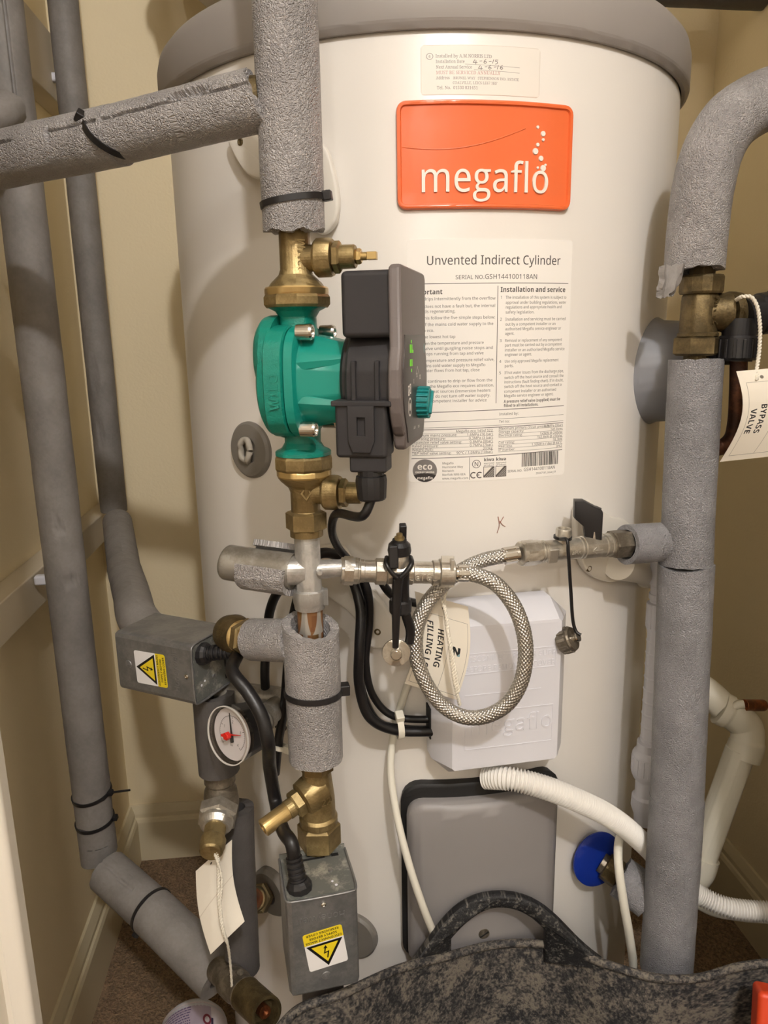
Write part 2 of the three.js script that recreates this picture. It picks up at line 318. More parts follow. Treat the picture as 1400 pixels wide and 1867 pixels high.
// hall ceiling lamps
function ceilingLamp(L, label) {
  const t = thing('ceiling_lamp', label, 'lamp', 'hall ceiling lamps'), P = V(...L.pos);
  part(t, 'ceiling_rose', lathe([[0, 0], [0, 0.05], [0.012, 0.048], [0.02, 0.02], [TOP - L.pos[1] - 0.045, 0.018], [TOP - L.pos[1] - 0.045, 0]], V(P.x, TOP, P.z), V(0, -1, 0)), M.white);
  part(t, 'lamp_bulb', new THREE.SphereGeometry(0.055, 32, 20).translate(P.x, P.y, P.z), new THREE.MeshStandardMaterial({ color: 0xfff4e4, emissive: L.color, emissiveIntensity: 3 }));
  const l = new THREE.PointLight(L.color, L.power, 0, 2); l.position.copy(P); l.castShadow = true; l.shadow.mapSize.set(2048, 2048); l.shadow.bias = -0.0005; l.shadow.radius = 2; l.name = 'lamp_light'; t.add(l);
}
ceilingLamp(LAMP, 'round ceiling lamp in the hall nearest the cupboard');
ceilingLamp(LAMP2, 'round ceiling lamp further back in the hall');

// ---------- the tank ----------
const tank = thing('hot_water_cylinder', 'large white hot water cylinder with grey lid, orange badge and printed labels', 'water tank');
part(tank, 'tank_body', lathe([[0.0, 0], [0.0, 0.28], [0.012, 0.29], [1.222, 0.29], [1.24, 0.285], [1.24, 0]], V(CYL.x, 0, CYL.z), Y1, 180, 0.4), M.tank);
const lidY = cylAt(780, 37, 0.008).y;
part(tank, 'lid', lathe([[-0.004, 0.2905], [-0.004, 0.294], [0, 0.2978], [0.002, 0.2985], [0.03, 0.2985], [0.04, 0.296], [0.047, 0.29], [0.05, 0.28], [0.058, 0.2], [0.06, 0]], V(CYL.x, lidY, CYL.z), Y1, 180, 0.5), M.lid, 'grey domed lid');
{ // orange badge with raised rim, lettering and bubbles
  const c = cylAt(879, 285), tl = cylAt(724, 186), br = cylAt(1032, 386), w = (cylAt(1040, 250).a - cylAt(724, 250).a) * CYL.R, h = tl.y - br.y, a0 = (cylAt(1036, 285).a + cylAt(726, 285).a) / 2, y0 = (tl.y + br.y) / 2;
  const badge = part(tank, 'badge', bend(slab(w, h, 0.008, [[0, -0.0004], [0, 0.003], [0.0008, 0.0046], [0.002, 0.005], [0.0034, 0.0046], [0.0042, 0.0028]], { nx: 24 }), a0, y0), M.orange, 'glossy orange badge with raised rim');
  const L = (px, py) => { const q = cylAt(px, py, 0.003); return [(q.a - a0) * CYL.R, q.y - y0]; };
  const t = text('megaflo', 0.03, 0.0016, 'sans_regular', 6); t.computeBoundingBox(); const bb = t.boundingBox, [xl, yb] = L(769, 369), [xr, yt] = L(999, 296);
  t.scale((xr - xl) / (bb.max.x - bb.min.x), (yt - yb) / (bb.max.y - bb.min.y), 1).translate((xl + xr) / 2, (yt + yb) / 2, 0.0026);
  part(badge, 'lettering', bend(t, a0, y0), M.letter, 'raised white lettering megaflo');
  for (const [px, py, r] of [[980, 232, 3], [990, 244, 5], [990, 255, 3], [980, 264, 3.6], [976, 276, 6], [986, 289, 5], [990, 307, 6], [980, 306, 2.6], [994, 301, 2.4], [983, 315, 3]]) {
    const [x, y] = L(px, py); part(badge, 'bubble', bend(lathe([[0, 0], [0, r / 2150], [0.0012, r / 2150 * 0.85], [0.0016, 0]], V(x, y, 0.0026), Z1, 16), a0, y0), M.letter);
  }
  const wave = []; for (let i = 0; i <= 20; i++) { const u = i / 20, px = mix(733, 958, u), py = mix(268, 234, u * u) + Math.sin(u * Math.PI) * 9; const [x, y] = L(px, py); wave.push(onCyl(a0 + x / CYL.R, y0 + y, 0.0028)); }
  part(badge, 'moulded_line', sweep(wave, { r: 0.0005, n: 40, m: 6 }), M.orange);
}
function sheetLabel(name, tlp, brp, w, cw, ch, draw, label, rough = 0.45) {
  const a = (tlp.a + brp.a) / 2, y = (tlp.y + brp.y) / 2, h = tlp.y - brp.y;
  const W = w || (brp.a - tlp.a) * CYL.R;
  return part(tank, name, bend(slab(W, h, 0.003, [[0, -0.0002], [0, 0.00022]], { nx: 20, ny: 4 }), a, y, 0), canvasMat(cw, ch, draw, rough), label);
}
// information label, written in label coordinates taken in thousandths of its width
sheetLabel('information_label', cylAt(741, 437), { a: cylAt(1036, 650).a, y: cylAt(880, 876).y }, 0, 1160, 1680, (g, W, H) => {
  g.fillStyle = '#f8f4ee'; g.fillRect(0, 0, W, H);
  const ink = '#3a3634', grey = '#57524f'; g.fillStyle = ink; g.strokeStyle = ink;
  const T = (s, x, y, size, o = {}) => { g.font = `${o.b ? 'bold ' : ''}${size}px sans-serif`; g.textAlign = o.al || 'left'; g.fillStyle = o.c || ink; if (o.w) { const m = g.measureText(s).width; g.save(); g.translate(x, y); g.scale(o.w / m, 1); if (o.al === 'right') g.fillText(s, 0, 0); else g.fillText(s, 0, 0); g.restore(); } else g.fillText(s, x, y); };
  const ln = (x0, y0, x1, y1, w) => { g.lineWidth = w; g.beginPath(); g.moveTo(x0, y0); g.lineTo(x1, y1); g.stroke(); };
  T('Unvented Indirect Cylinder', 126, 168, 82, { w: 940 });
  T('SERIAL NO.', 318, 264, 36, { w: 196 }); T('GSH144100118AN', 514, 264, 44, { w: 376 });
  ln(20, 292, 1135, 292, 4); ln(606, 310, 606, 1120, 4);
  T('Important', 22, 362, 44, { b: 1, w: 212 });
  const left = [['Water drips intermittently from the overflow', 402], ['then it does not have a fault but, the internal', 452], ['air needs regenerating.', 486], ['To do this follow the five simple steps below:', 530], ['Turn off the mains cold water supply to the', 574], ['Megaflo eco.', 614], ['Open the lowest hot tap', 658], ['Hold open the temperature and pressure', 702], ['relief valve until gurgling noise stops and', 738], ['water stops running from tap and valve', 774], ['Close temperature and pressure relief valve,', 820], ['turn mains cold water supply to Megaflo', 856], ['when water flows from hot tap, close', 890], ['tap.', 924], ['If water continues to drip or flow from the', 964], ['overflow, the Megaflo eco requires attention.', 1000], ['Switch off heat sources (immersion heaters', 1036], ['and boiler), do not turn off water supply.', 1070], ['Contact a competent installer for advice', 1104]];
  for (const [s, y] of left) T(s, 24, y, 27, { c: grey, w: Math.min(566, s.length * 12.9) });
  T('Installation and service', 624, 352, 46, { b: 1, w: 490 });
  const right = [['1', 'The installation of this system is subject to', 398], ['', 'approval under building regulations, water', 432], ['', 'regulations and appropriate health and', 464], ['', 'safety legislation.', 498], ['2', 'Installation and servicing must be carried', 546], ['', 'out by a competent installer or an', 580], ['', 'authorised Megaflo service engineer or', 612], ['', 'agent.', 644], ['3', 'Removal or replacement of any component', 692], ['', 'part must be carried out by a competent', 724], ['', 'installer or an authorised Megaflo service', 758], ['', 'engineer or agent.', 790], ['4', 'Use only approved Megaflo replacement', 836], ['', 'parts.', 868], ['5', 'If hot water issues from the discharge pipe,', 916], ['', 'switch off the heat source and consult the', 950], ['', 'instructions (fault finding chart). If in doubt,', 982], ['', 'switch off the heat source and contact a', 1014], ['', 'competent installer or an authorised', 1048], ['', 'Megaflo service engineer or agent.', 1080]];
  for (const [k, s, y] of right) { T(k, 624, y, 27, { c: grey }); T(s, 662, y, 27, { c: grey, w: Math.min(462, s.length * 11.2) }); }
  T('A pressure relief valve (supplied) must be', 662, 1120, 28, { b: 1, w: 440 }); T('fitted to all installations.', 662, 1150, 28, { b: 1, w: 262 });
  ln(20, 1176, 1135, 1160, 4);
  T('Date:', 60, 1218, 26, { c: grey }); T('Installed by:', 630, 1208, 26, { c: grey }); ln(20, 1242, 1135, 1226, 2); T('Tel no:', 630, 1262, 26, { c: grey }); ln(20, 1286, 1135, 1272, 2); ln(20, 1300, 1135, 1286, 4);
  const lt = [['', 'Megaflo eco 145sf S22', 1322], ['Maximum mains pressure:', '1.6MPa (16 bar)', 1348], ['Operating pressure:', '0.3MPa (3 bar)', 1374], ['Expansion relief valve setting:', '0.8MPa (8bar)', 1400], ['Rated pressure:', '0.7MPa (7bar)', 1426], ['Weight (full):', '203kg', 1452], ['T&P relief valve setting:', '90\u00b0C / 1.0MPa (10bar)', 1478]];
  for (const [a, b, y] of lt) { T(a, 24, y, 26, { c: grey }); T(b, 586, y, 26, { c: grey, al: 'right' }); ln(24, y + 6, 590, y + 2, 1.4); }
  const rt = [['Maximum primary circuit pressure', '0.3MPa (3bar)', 1312], ['Storage capacity:', '145 litres', 1338], ['Electrical rating:', '1x3kW @ 240Vac', 1364], ['', '1x2.8kW @ 230Vac', 1390], ['Coil rating:', '18.7kW', 1416], ['Heat loss', '1.32kW h / day @ 65\u00b0C', 1442], ['IP number:', 'IPX2', 1468]];
  for (const [a, b, y] of rt) { T(a, 628, y, 25, { c: grey }); T(b, 1132, y, 25, { c: grey, al: 'right' }); ln(628, y + 6, 1135, y + 2, 1.4); }
  ln(20, 1508, 1135, 1488, 4); ln(424, 1506, 424, 1670, 3);
  g.save(); g.beginPath(); g.arc(112, 1596, 84, 0, 7); g.clip(); g.fillStyle = '#7d7875'; g.fillRect(20, 1500, 190, 200); g.fillStyle = '#2f2b2a'; g.beginPath(); g.ellipse(112, 1700, 130, 86, 0, 0, 7); g.fill(); g.restore();
  T('eco', 112, 1588, 64, { b: 1, al: 'center', c: '#f3eee6' }); T('ENERGY SAVING', 112, 1614, 17, { b: 1, al: 'center', c: '#f3eee6' }); T('megaflo', 112, 1660, 28, { b: 1, al: 'center', c: '#f3eee6' });
  ['Megaflo', 'Hurricane Way', 'Norwich', 'Norfolk NR6 6EA', 'www.megaflo.com'].forEach((s, i) => T(s, 232, 1552 + i * 28, 22, { c: grey }));
  g.lineWidth = 4; g.strokeStyle = ink; g.beginPath(); g.arc(472, 1556, 28, 0, 7); g.stroke(); T('N', 472, 1573, 46, { al: 'center' });
  g.lineWidth = 7; g.beginPath(); g.arc(452, 1638, 20, 0.9, 5.4); g.stroke(); g.beginPath(); g.arc(496, 1638, 20, 0.9, 5.4); g.stroke(); ln(477, 1638, 494, 1638, 7);
  for (const x of [524, 612]) { T('kiwa', x, 1538, 33, { b: 1, w: 76 }); for (let r = 0; r < 2; r++) T(r ? 'product' : 'approved', x, 1558 + r * 15, 14, { w: 76, c: grey }); g.fillStyle = grey; g.fillRect(x, 1580, 76, 76); g.strokeStyle = '#f1ebe2'; g.fillStyle = '#f1ebe2'; g.beginPath(); g.moveTo(x, 1580); g.lineTo(x + 62, 1580); g.lineTo(x, 1646); g.fill(); g.lineWidth = 2; for (let k = 0; k < 6; k++) { g.beginPath(); g.moveTo(x + 10 + k * 13, 1656); g.lineTo(x + 76, 1590 + k * 13); g.stroke(); } g.strokeStyle = ink; g.lineWidth = 3; g.strokeRect(x, 1580, 76, 76); }
  T('SERIAL NO.', 700, 1630, 24, { w: 112 }); T('GSH144100118AN', 822, 1628, 32, { w: 256 }); T('39347181_issue_01', 920, 1658, 20, { c: grey, w: 168 });
  let x = 806, q = 5; g.fillStyle = '#262322'; while (x < 1098) { q = (q * 1103515245 + 12345) % 2147483648; const w = 2 + (q >> 8) % 7; g.fillRect(x, 1494, w, 100); x += w + 2 + (q >> 14) % 5; }
}, 'white printed information label headed Unvented Indirect Cylinder');
sheetLabel('service_sticker', { a: cylAt(767, 130).a, y: cylAt(870, 82).y }, { a: cylAt(984, 130).a, y: cylAt(870, 173).y }, 0, 1000, 430, (g, W, H) => {
  g.fillStyle = '#ece6dd'; g.fillRect(0, 0, W, H); g.strokeStyle = '#d9d0c4'; g.lineWidth = 6; g.strokeRect(2, 2, W - 4, H - 4);
  const T = (s, x, y, size, w, c = '#5d5653', f = 'serif') => { g.font = `${size}px ${f}`; g.fillStyle = c; const m = g.measureText(s).width; g.save(); g.translate(x, y); g.scale(w / m, 1); g.fillText(s, 0, 0); g.restore(); };
  g.strokeStyle = '#6b6462'; g.lineWidth = 4; g.beginPath(); g.arc(72, 98, 26, 0, 7); g.stroke(); T('6', 63, 110, 32, 17);
  T('Installed by A.M.NORRIS LTD', 118, 110, 40, 460); T('Installation Date', 120, 156, 38, 235); T('Next Annual Service', 122, 204, 38, 294); T('MUST BE SERVICED ANNUALLY', 122, 252, 40, 530, '#b3837c');
  T('Address', 122, 296, 36, 112, '#6f6866'); T('BRUNEL WAY   STEPHENSON IND. ESTATE', 262, 296, 30, 552, '#6f6866'); T('COALVILLE, LEICS LE67 3HF', 258, 338, 32, 370, '#6f6866'); T('Tel. No.  01530 831451', 130, 382, 38, 335);
  g.lineWidth = 3; g.strokeStyle = '#8f8884'; for (const [x, y] of [[358, 166], [430, 212]]) { g.beginPath(); g.moveTo(x, y); g.lineTo(818, y + 14); g.stroke(); }
  const hand = (strokes, ox, oy) => { g.strokeStyle = '#57504e'; g.lineWidth = 4.5; g.lineCap = 'round'; for (const s of strokes) { g.beginPath(); s.forEach(([x, y], i) => (i ? g.lineTo(ox + x, oy + y) : g.moveTo(ox + x, oy + y))); g.stroke(); } };
  const four = [[[14, 0], [0, 24], [34, 24]], [[24, 8], [22, 38]]], six = [[[22, -2], [8, 10], [4, 26], [14, 34], [26, 26], [22, 16], [8, 20]]], dash = [[[0, 14], [18, 12]]], one = [[[10, 0], [0, 32]]], five = [[[28, 0], [8, 0], [6, 12], [22, 14], [24, 28], [8, 36]]];
  hand(four, 424, 126); hand(dash, 478, 124); hand(six, 508, 124); hand(dash, 556, 126); hand(one, 584, 122); hand(five, 602, 124);
  hand(four, 468, 176); hand(dash, 522, 172); hand(six, 548, 172); hand(dash, 598, 172); hand(one, 624, 170); hand(six, 646, 170);
}, 'small white service sticker with handwritten dates', 0.4);
{ const L = (l) => sweep(l.map(([x, y]) => { const q = cylAt(x, y, 0.0003); return onCyl(q.a, q.y, 0.0003); }), { r: 0.0004, n: 14, m: 5 });
  part(tank, 'pen_mark', [L([[908, 942], [910, 958], [906, 972]]), L([[911, 954], [918, 942]]), L([[911, 950], [916, 957], [921, 960]])], std(0x9a6a58, 0.6), 'faint red pen scribble'); }
// small mouldings on the tank
{ const q = cylAt(458, 820), n = V(Math.sin(q.a), 0, Math.cos(q.a)), c = onCyl(q.a, q.y, -0.004);
  const s = part(tank, 'sensor_boss', lathe([[0, 0], [0, 0.029], [0.006, 0.0285], [0.0085, 0.026], [0.0095, 0.02], [0.0095, 0.0135], [0.006, 0.012], [0.0055, 0]], c, n, 48), M.boss, 'round grey plastic boss with a torn hole');
  const ring = []; for (let i = 0; i < 9; i++) { const a = i / 8 * 6.28; ring.push(V(Math.cos(a) * 0.008 + nz(i, 1, 2) * 0.003, Math.sin(a) * 0.010 + nz(i, 5, 2) * 0.003, 0.0115 + nz(i, 3, 3) * 0.003)); }
  part(s, 'foam_plug', put(sweep(ring, { r: (t, a) => 0.0032 + 0.0012 * nz(t * 9, a, 1), n: 40, m: 10 }), onCyl(q.a, q.y, -0.004), n.clone().cross(Y1).negate(), Y1), std(0xa39c90, 0.8));
  const b = cylAt(645, 1702); part(tank, 'coil_boss', lathe([[0, 0], [0, 0.028], [0.008, 0.0275], [0.011, 0.025], [0.0115, 0]], onCyl(b.a, b.y, -0.004), V(Math.sin(b.a), 0, Math.cos(b.a)), 48), M.boss, 'round grey plastic boss behind the lower valve box');
  const d = cylAt(500, 1622), dn = V(Math.sin(d.a), 0, Math.cos(d.a)); part(tank, 'coil_boss', lathe([[0, 0], [0, 0.029], [0.01, 0.0285], [0.014, 0.025], [0.014, 0.012], [0.004, 0.012], [0.004, 0]], onCyl(d.a, d.y, -0.004), dn, 48), M.boss);
  const im = cylAt(1213, 672, 0.0), ia = 0.87; part(tank, 'immersion_cap', lathe([[0, 0], [0, 0.056], [0.012, 0.056], [0.018, 0.053], [0.055, 0.05], [0.062, 0.046], [0.063, 0]], onCyl(ia, im.y, -0.012), V(Math.sin(ia), 0, Math.cos(ia)), 64), M.bossBlue, 'large grey round immersion heater cap');
}
// ---------- white pipe brackets on the tank ----------
function ear(name, label, pts, screws, depth = 0.009) {   // outline in pixels on the tank, extruded and wrapped
  const q = pts.map(([x, y]) => cylAt(x, y, depth * 0.6)), a0 = q.reduce((s, p) => s + p.a, 0) / q.length, y0 = q.reduce((s, p) => s + p.y, 0) / q.length;
  const c = new THREE.CatmullRomCurve3(q.map((p) => V((p.a - a0) * CYL.R, p.y - y0, 0)), true, 'centripetal'), s = new THREE.Shape(c.getPoints(60).map((p) => new THREE.Vector2(p.x, p.y)));
  const t = thing(name, label, 'bracket', 'white moulded tank brackets');
  part(t, 'bracket_plate', bend(extrude(s, depth, 0.002), a0, y0, 0.0022), M.whiteWarm);
  for (const [x, y] of screws) { const p = cylAt(x, y, depth), n = V(Math.sin(p.a), 0, Math.cos(p.a)); part(t, 'bracket_screw', lathe([[-0.002, 0], [-0.002, 0.0034], [0.0006, 0.0034], [0.0012, 0.0026], [0.0004, 0.0012], [0.0004, 0]], onCyl(p.a, p.y, depth + 0.0012), n, 18), M.brassDull); }
  return t;
}
ear('pipe_bracket', 'white moulded bracket behind the insulated riser above the green pump', [[424, 244], [452, 238], [480, 262], [540, 250], [588, 268], [604, 300], [616, 372], [608, 410], [588, 424], [562, 396], [520, 330], [468, 322], [440, 290]], [[440, 259]]);
ear('pipe_bracket', 'white moulded bracket with a brass screw behind the dangling cap of the filling valve', [[560, 1010], [600, 996], [626, 1000], [650, 1050], [700, 1105], [716, 1140], [710, 1166], [690, 1176], [668, 1164], [650, 1120], [600, 1080], [562, 1056]], [[689, 1151], [612, 1002]]);
{ const t = ear('overflow_bracket', 'white moulded overflow outlet on the tank behind the right black lever valve', [[1051, 922], [1066, 914], [1080, 926], [1104, 942], [1132, 950], [1146, 976], [1142, 1020], [1122, 1052], [1094, 1054], [1064, 1034], [1050, 990]], [[1064, 926], [1072, 1036]]);
  const a = onCyl(cylAt(1098, 1008).a, cylAt(1098, 1020).y, 0.02), b = at(1184, 1052, 0.765);
  part(t, 'outlet_spout', [sweep([a, a.clone().lerp(b, 0.5), b], { r: (u) => mix(0.0165, 0.0115, Math.min(1, u * 1.6)), n: 24, m: 28 }), lathe([[0, 0], [0, 0.0155], [0.012, 0.0155], [0.014, 0.014], [0.014, 0]], b.clone().add(V(-0.006, 0.004, 0)), V(1, -0.25, -0.3), 28)], M.whiteWarm);
}

// ---------- foam pipe lagging, ties ----------
// radius of a foam sleeve: uneven skin, an optional slit along it and dents or tears; angles in degrees
function foamR(base, s, { slit, tears = [], wob = 0.02 } = {}) {
  return (t, a, d) => {
    let r = base * (1 + wob * nz(d * 26, Math.cos(a) * 1.3 + s, Math.sin(a) * 1.3) + 0.008 * nz(d * 140, Math.cos(a) * 5, Math.sin(a) * 5 + s));
    const g = a * 180 / Math.PI, dd = (x, y) => Math.abs(((x - y + 540) % 360) - 180);
    if (slit && t >= slit[1] && t <= slit[2]) { const q = dd(g, slit[0] + 3 * nz(t * 6, s, 0)); if (q < 3.2) r -= base * 0.24 * (1 - q / 3.2); }
    for (const [tt, ta, dt, da, dep] of tears) { const q = Math.hypot((t - tt) / dt, dd(g, ta) / da) + 0.5 * nz(t * 60, g * 0.15, s); if (q < 1) r -= dep * Math.min(1, (1 - q) * 2.5) * (0.75 + 0.5 * Math.abs(nz(t * 150, g * 0.4, 2))); }
    return r;
  };
}
const rag = (amp, f, s) => (t, a) => amp * nz(Math.cos(a) * f, Math.sin(a) * f, s + t * 3);
function sleeve(label, pts, r, mat, o = {}) {
  return solo('pipe_insulation', sweep(pts, { r: foamR(r, o.s || 1, o), n: o.n || 110, m: o.m || 64, inner: o.inner || r * 0.52, deep: o.deep || 0.02, hint: o.hint, endFn: o.endFn || rag(0.0012, 2.5, o.s || 1), uvr: r }), mat, label, 'pipe insulation', o.group || 'grey foam pipe insulation');
}
function tie(label, C, n, r, head, { w = 0.0044, tail, mat = M.black, h = 1 } = {}) {
  const t = thing('cable_tie', label, 'cable tie', 'cable ties'), N = n.clone().normalize(), H = head.clone().addScaledVector(N, -head.dot(N)).normalize();
  part(t, 'strap', lathe([[-w / 2, r], [-w / 2, r + 0.0014], [w / 2, r + 0.0014], [w / 2, r], [-w / 2, r]], C, N, 48), mat);
  const hp = C.clone().addScaledVector(H, r + 0.003);
  part(t, 'tie_head', put(rbox(0.0062 * h, 0.0062 * h, 0.0072 * h, 0.001), hp, H, N), mat);
  if (tail) part(t, 'tail', sweep([hp, hp.clone().addScaledVector(tail, 0.5), hp.clone().add(tail)], { r: 0.0014, n: 10, m: 8 }), mat);
  return t;
}

// ---------- the riser with its pump ----------
const RX = -0.002, RZ = -0.6, ry = (py) => at(545, py, 0.6).y, R = (py) => V(RX, ry(py), RZ), DN = V(0, -1, 0);
sleeve('thick grey foam insulation on the riser above the green pump, with a frayed lower end', [V(RX, 1.8, RZ), R(0), R(100), R(250), R(421)], 0.0233, M.foam, { s: 2, n: 260, inner: 0.0135, endFn: (t, a) => t < 0.5 ? 0 : 0.0035 * nz(Math.cos(a) * 2, Math.sin(a) * 2, 4) + 0.0014 * nz(Math.cos(a) * 9, Math.sin(a) * 9, 2) + 0.002 * Math.cos(a) });
tie('black cable tie round the riser insulation just above the upper brass valve', R(368), V(-0.13, 1, 0.02), 0.0232, V(1, 0.2, 0.25), { h: 1.15, tail: V(0.0001, 0.004, 0) });
const bA = at(474, 182, 0.6), bB = at(212, 246, 0.655), bC = at(216, 247, 0.654), bD = at(-70, 306, 0.73);
sleeve('split and torn grey foam insulation on the branch joining the top riser', [bA, bA.clone().lerp(bB, 0.5), bB], 0.0212, M.foam, { s: 5, n: 220, m: 180, slit: [286, 0, 0.98], tears: [[0.37, 296, 0.15, 12, 0.006], [0.62, 304, 0.02, 5, 0.002], [0.9, 290, 0.01, 6, 0.003]], endFn: (t, a) => t > 0.5 ? 0 : 0.006 * Math.cos(a - 0.4) + 0.002 * nz(Math.cos(a) * 4, Math.sin(a) * 4, 1), deep: 0.008 });
sleeve('grey foam insulation running off the left edge, tied to the torn branch piece', [bC, bC.clone().lerp(bD, 0.5), bD], 0.0222, M.foam, { s: 8, n: 200, m: 180, slit: [286, 0.02, 0.3], tears: [[0.3, 280, 0.01, 22, 0.004], [0.6, 284, 0.1, 4, 0.004]] });
tie('black cable tie joining the two lengths of foam on the sloping branch', at(206, 247, 0.655).add(V(0, 0, 0)), bB.clone().sub(bA).add(V(0.06, -0.055, 0)), 0.0222, V(-0.25, 0.8, 0.6), { h: 1.2, w: 0.0046 });
solo('pipe_fitting', [tube(at(478, 178, 0.6), at(452, 184, 0.606), 0.0125), lathe([[0, 0], [0, 0.0145], [0.005, 0.0145], [0.005, 0]], at(474, 178, 0.601), V(-1, -0.1, -0.1))], M.brassDull, 'brass tee stub showing in the gap between branch foam and riser foam', 'fitting');

function pumpValve(label, y0, y1, yNut0, yNut1, yRing, sideY, up) {
  const t = thing('pump_valve', label, 'valve', 'brass pump valves'), A = V(0.952, 0, 0.306), o = V(RX, 0, RZ), P = (y) => V(RX, y, RZ), rr = up ? 0.0262 : 0.0236;
  const s = up ? -1 : 1, D = V(0, s, 0);     // from the free end towards the pump
  const L = Math.abs(yRing - y0);
  part(t, 'valve_body', [lathe([[0, 0], [0, 0.0116], [0.002, 0.0118], [L - 0.013, 0.0118], [L - 0.009, 0.0132], [L - 0.003, 0.0195], [L, 0.0215], [L, 0]], P(y0), D),
    lathe([[0, 0], [0, 0.0098], [0.016, 0.0098], [0.0175, 0.011], [0.0175, 0]], P(sideY).addScaledVector(A, 0.004), A, 32),
    up ? null : lathe([[0, 0], [0, 0.0132], [0.004, 0.0132], [0.006, 0.0118]], P(y0), D)], M.brass);
  part(t, 'flange_ring', lathe([[0, 0], [0, rr * 0.9], [0.0012, rr * 0.93], [0.0045, rr * 0.93], [0.006, rr * 0.9], [0.006, 0]], P(yRing), D, 48), M.brassBright);
  part(t, 'union_nut', lathe([[0, 0], [0, rr * 0.95], [0.002, rr], [Math.abs(yNut1 - yNut0) - 0.002, rr], [Math.abs(yNut1 - yNut0), rr * 0.94], [Math.abs(yNut1 - yNut0), 0]], P(yNut0), D, 10, 0.3), M.brass);
  const b = part(t, 'bonnet', [lathe([[0.016, 0], [0.016, 0.0125], [0.018, 0.0142], [0.027, 0.0142], [0.0295, 0.0132], [0.0295, 0]], P(sideY), A, 40), hex(P(sideY), A, 0.0295, 0.036, 0.0118), lathe([[0.036, 0], [0.036, 0.0088], [0.046, 0.0086], [0.047, 0.008], [0.047, 0]], P(sideY), A, 32)], M.brass);
  part(b, 'gland_nut', hex(P(sideY), A, 0.047, 0.0515, 0.0058), M.brassBright);
  part(t, 'spindle', [lathe([[0.05, 0], [0.05, 0.003], [0.0555, 0.003], [0.0555, 0.0024], [0.058, 0.0024], [0.058, 0]], P(sideY), A, 20), put(rbox(0.0075, 0.0058, 0.0058, 0.0006), P(sideY).addScaledVector(A, 0.0595), A, Y1)], M.brassBright);
  const Zv = A.clone().cross(Y1).negate();
  const F = P(sideY + (up ? -0.001 : 0.001)).addScaledVector(V(0.05, 0, 1), 0.0112);
  if (up) { const g = text('22MM', 0.0062, 0.0012); g.rotateZ(Math.PI / 2).translate(0.004, 0.002, 0); part(t, 'cast_mark', put(g, F, V(0.95, 0, -0.3), Y1), M.brass); }
  else { const s2 = new THREE.Shape([[0, 0.006], [0.0045, 0], [0, -0.006], [-0.0045, 0]].map(([x, y]) => new THREE.Vector2(x, y))); s2.holes.push(new THREE.Path([[0, 0.0042], [-0.003, 0], [0, -0.0042], [0.003, 0]].map(([x, y]) => new THREE.Vector2(x, y)))); part(t, 'cast_mark', put(extrude(s2, 0.0016, 0.0002), F, V(0.95, 0, -0.2), Y1), M.brass); }
  return t;
}
pumpValve('upper brass pump valve between the riser insulation and the green pump', ry(408), ry(500), ry(538), ry(561), ry(524), ry(472), true);
pumpValve('lower brass pump valve beneath the green pump, with a diamond cast mark', ry(944), ry(870), ry(856), ry(829), ry(868), ry(897), false);

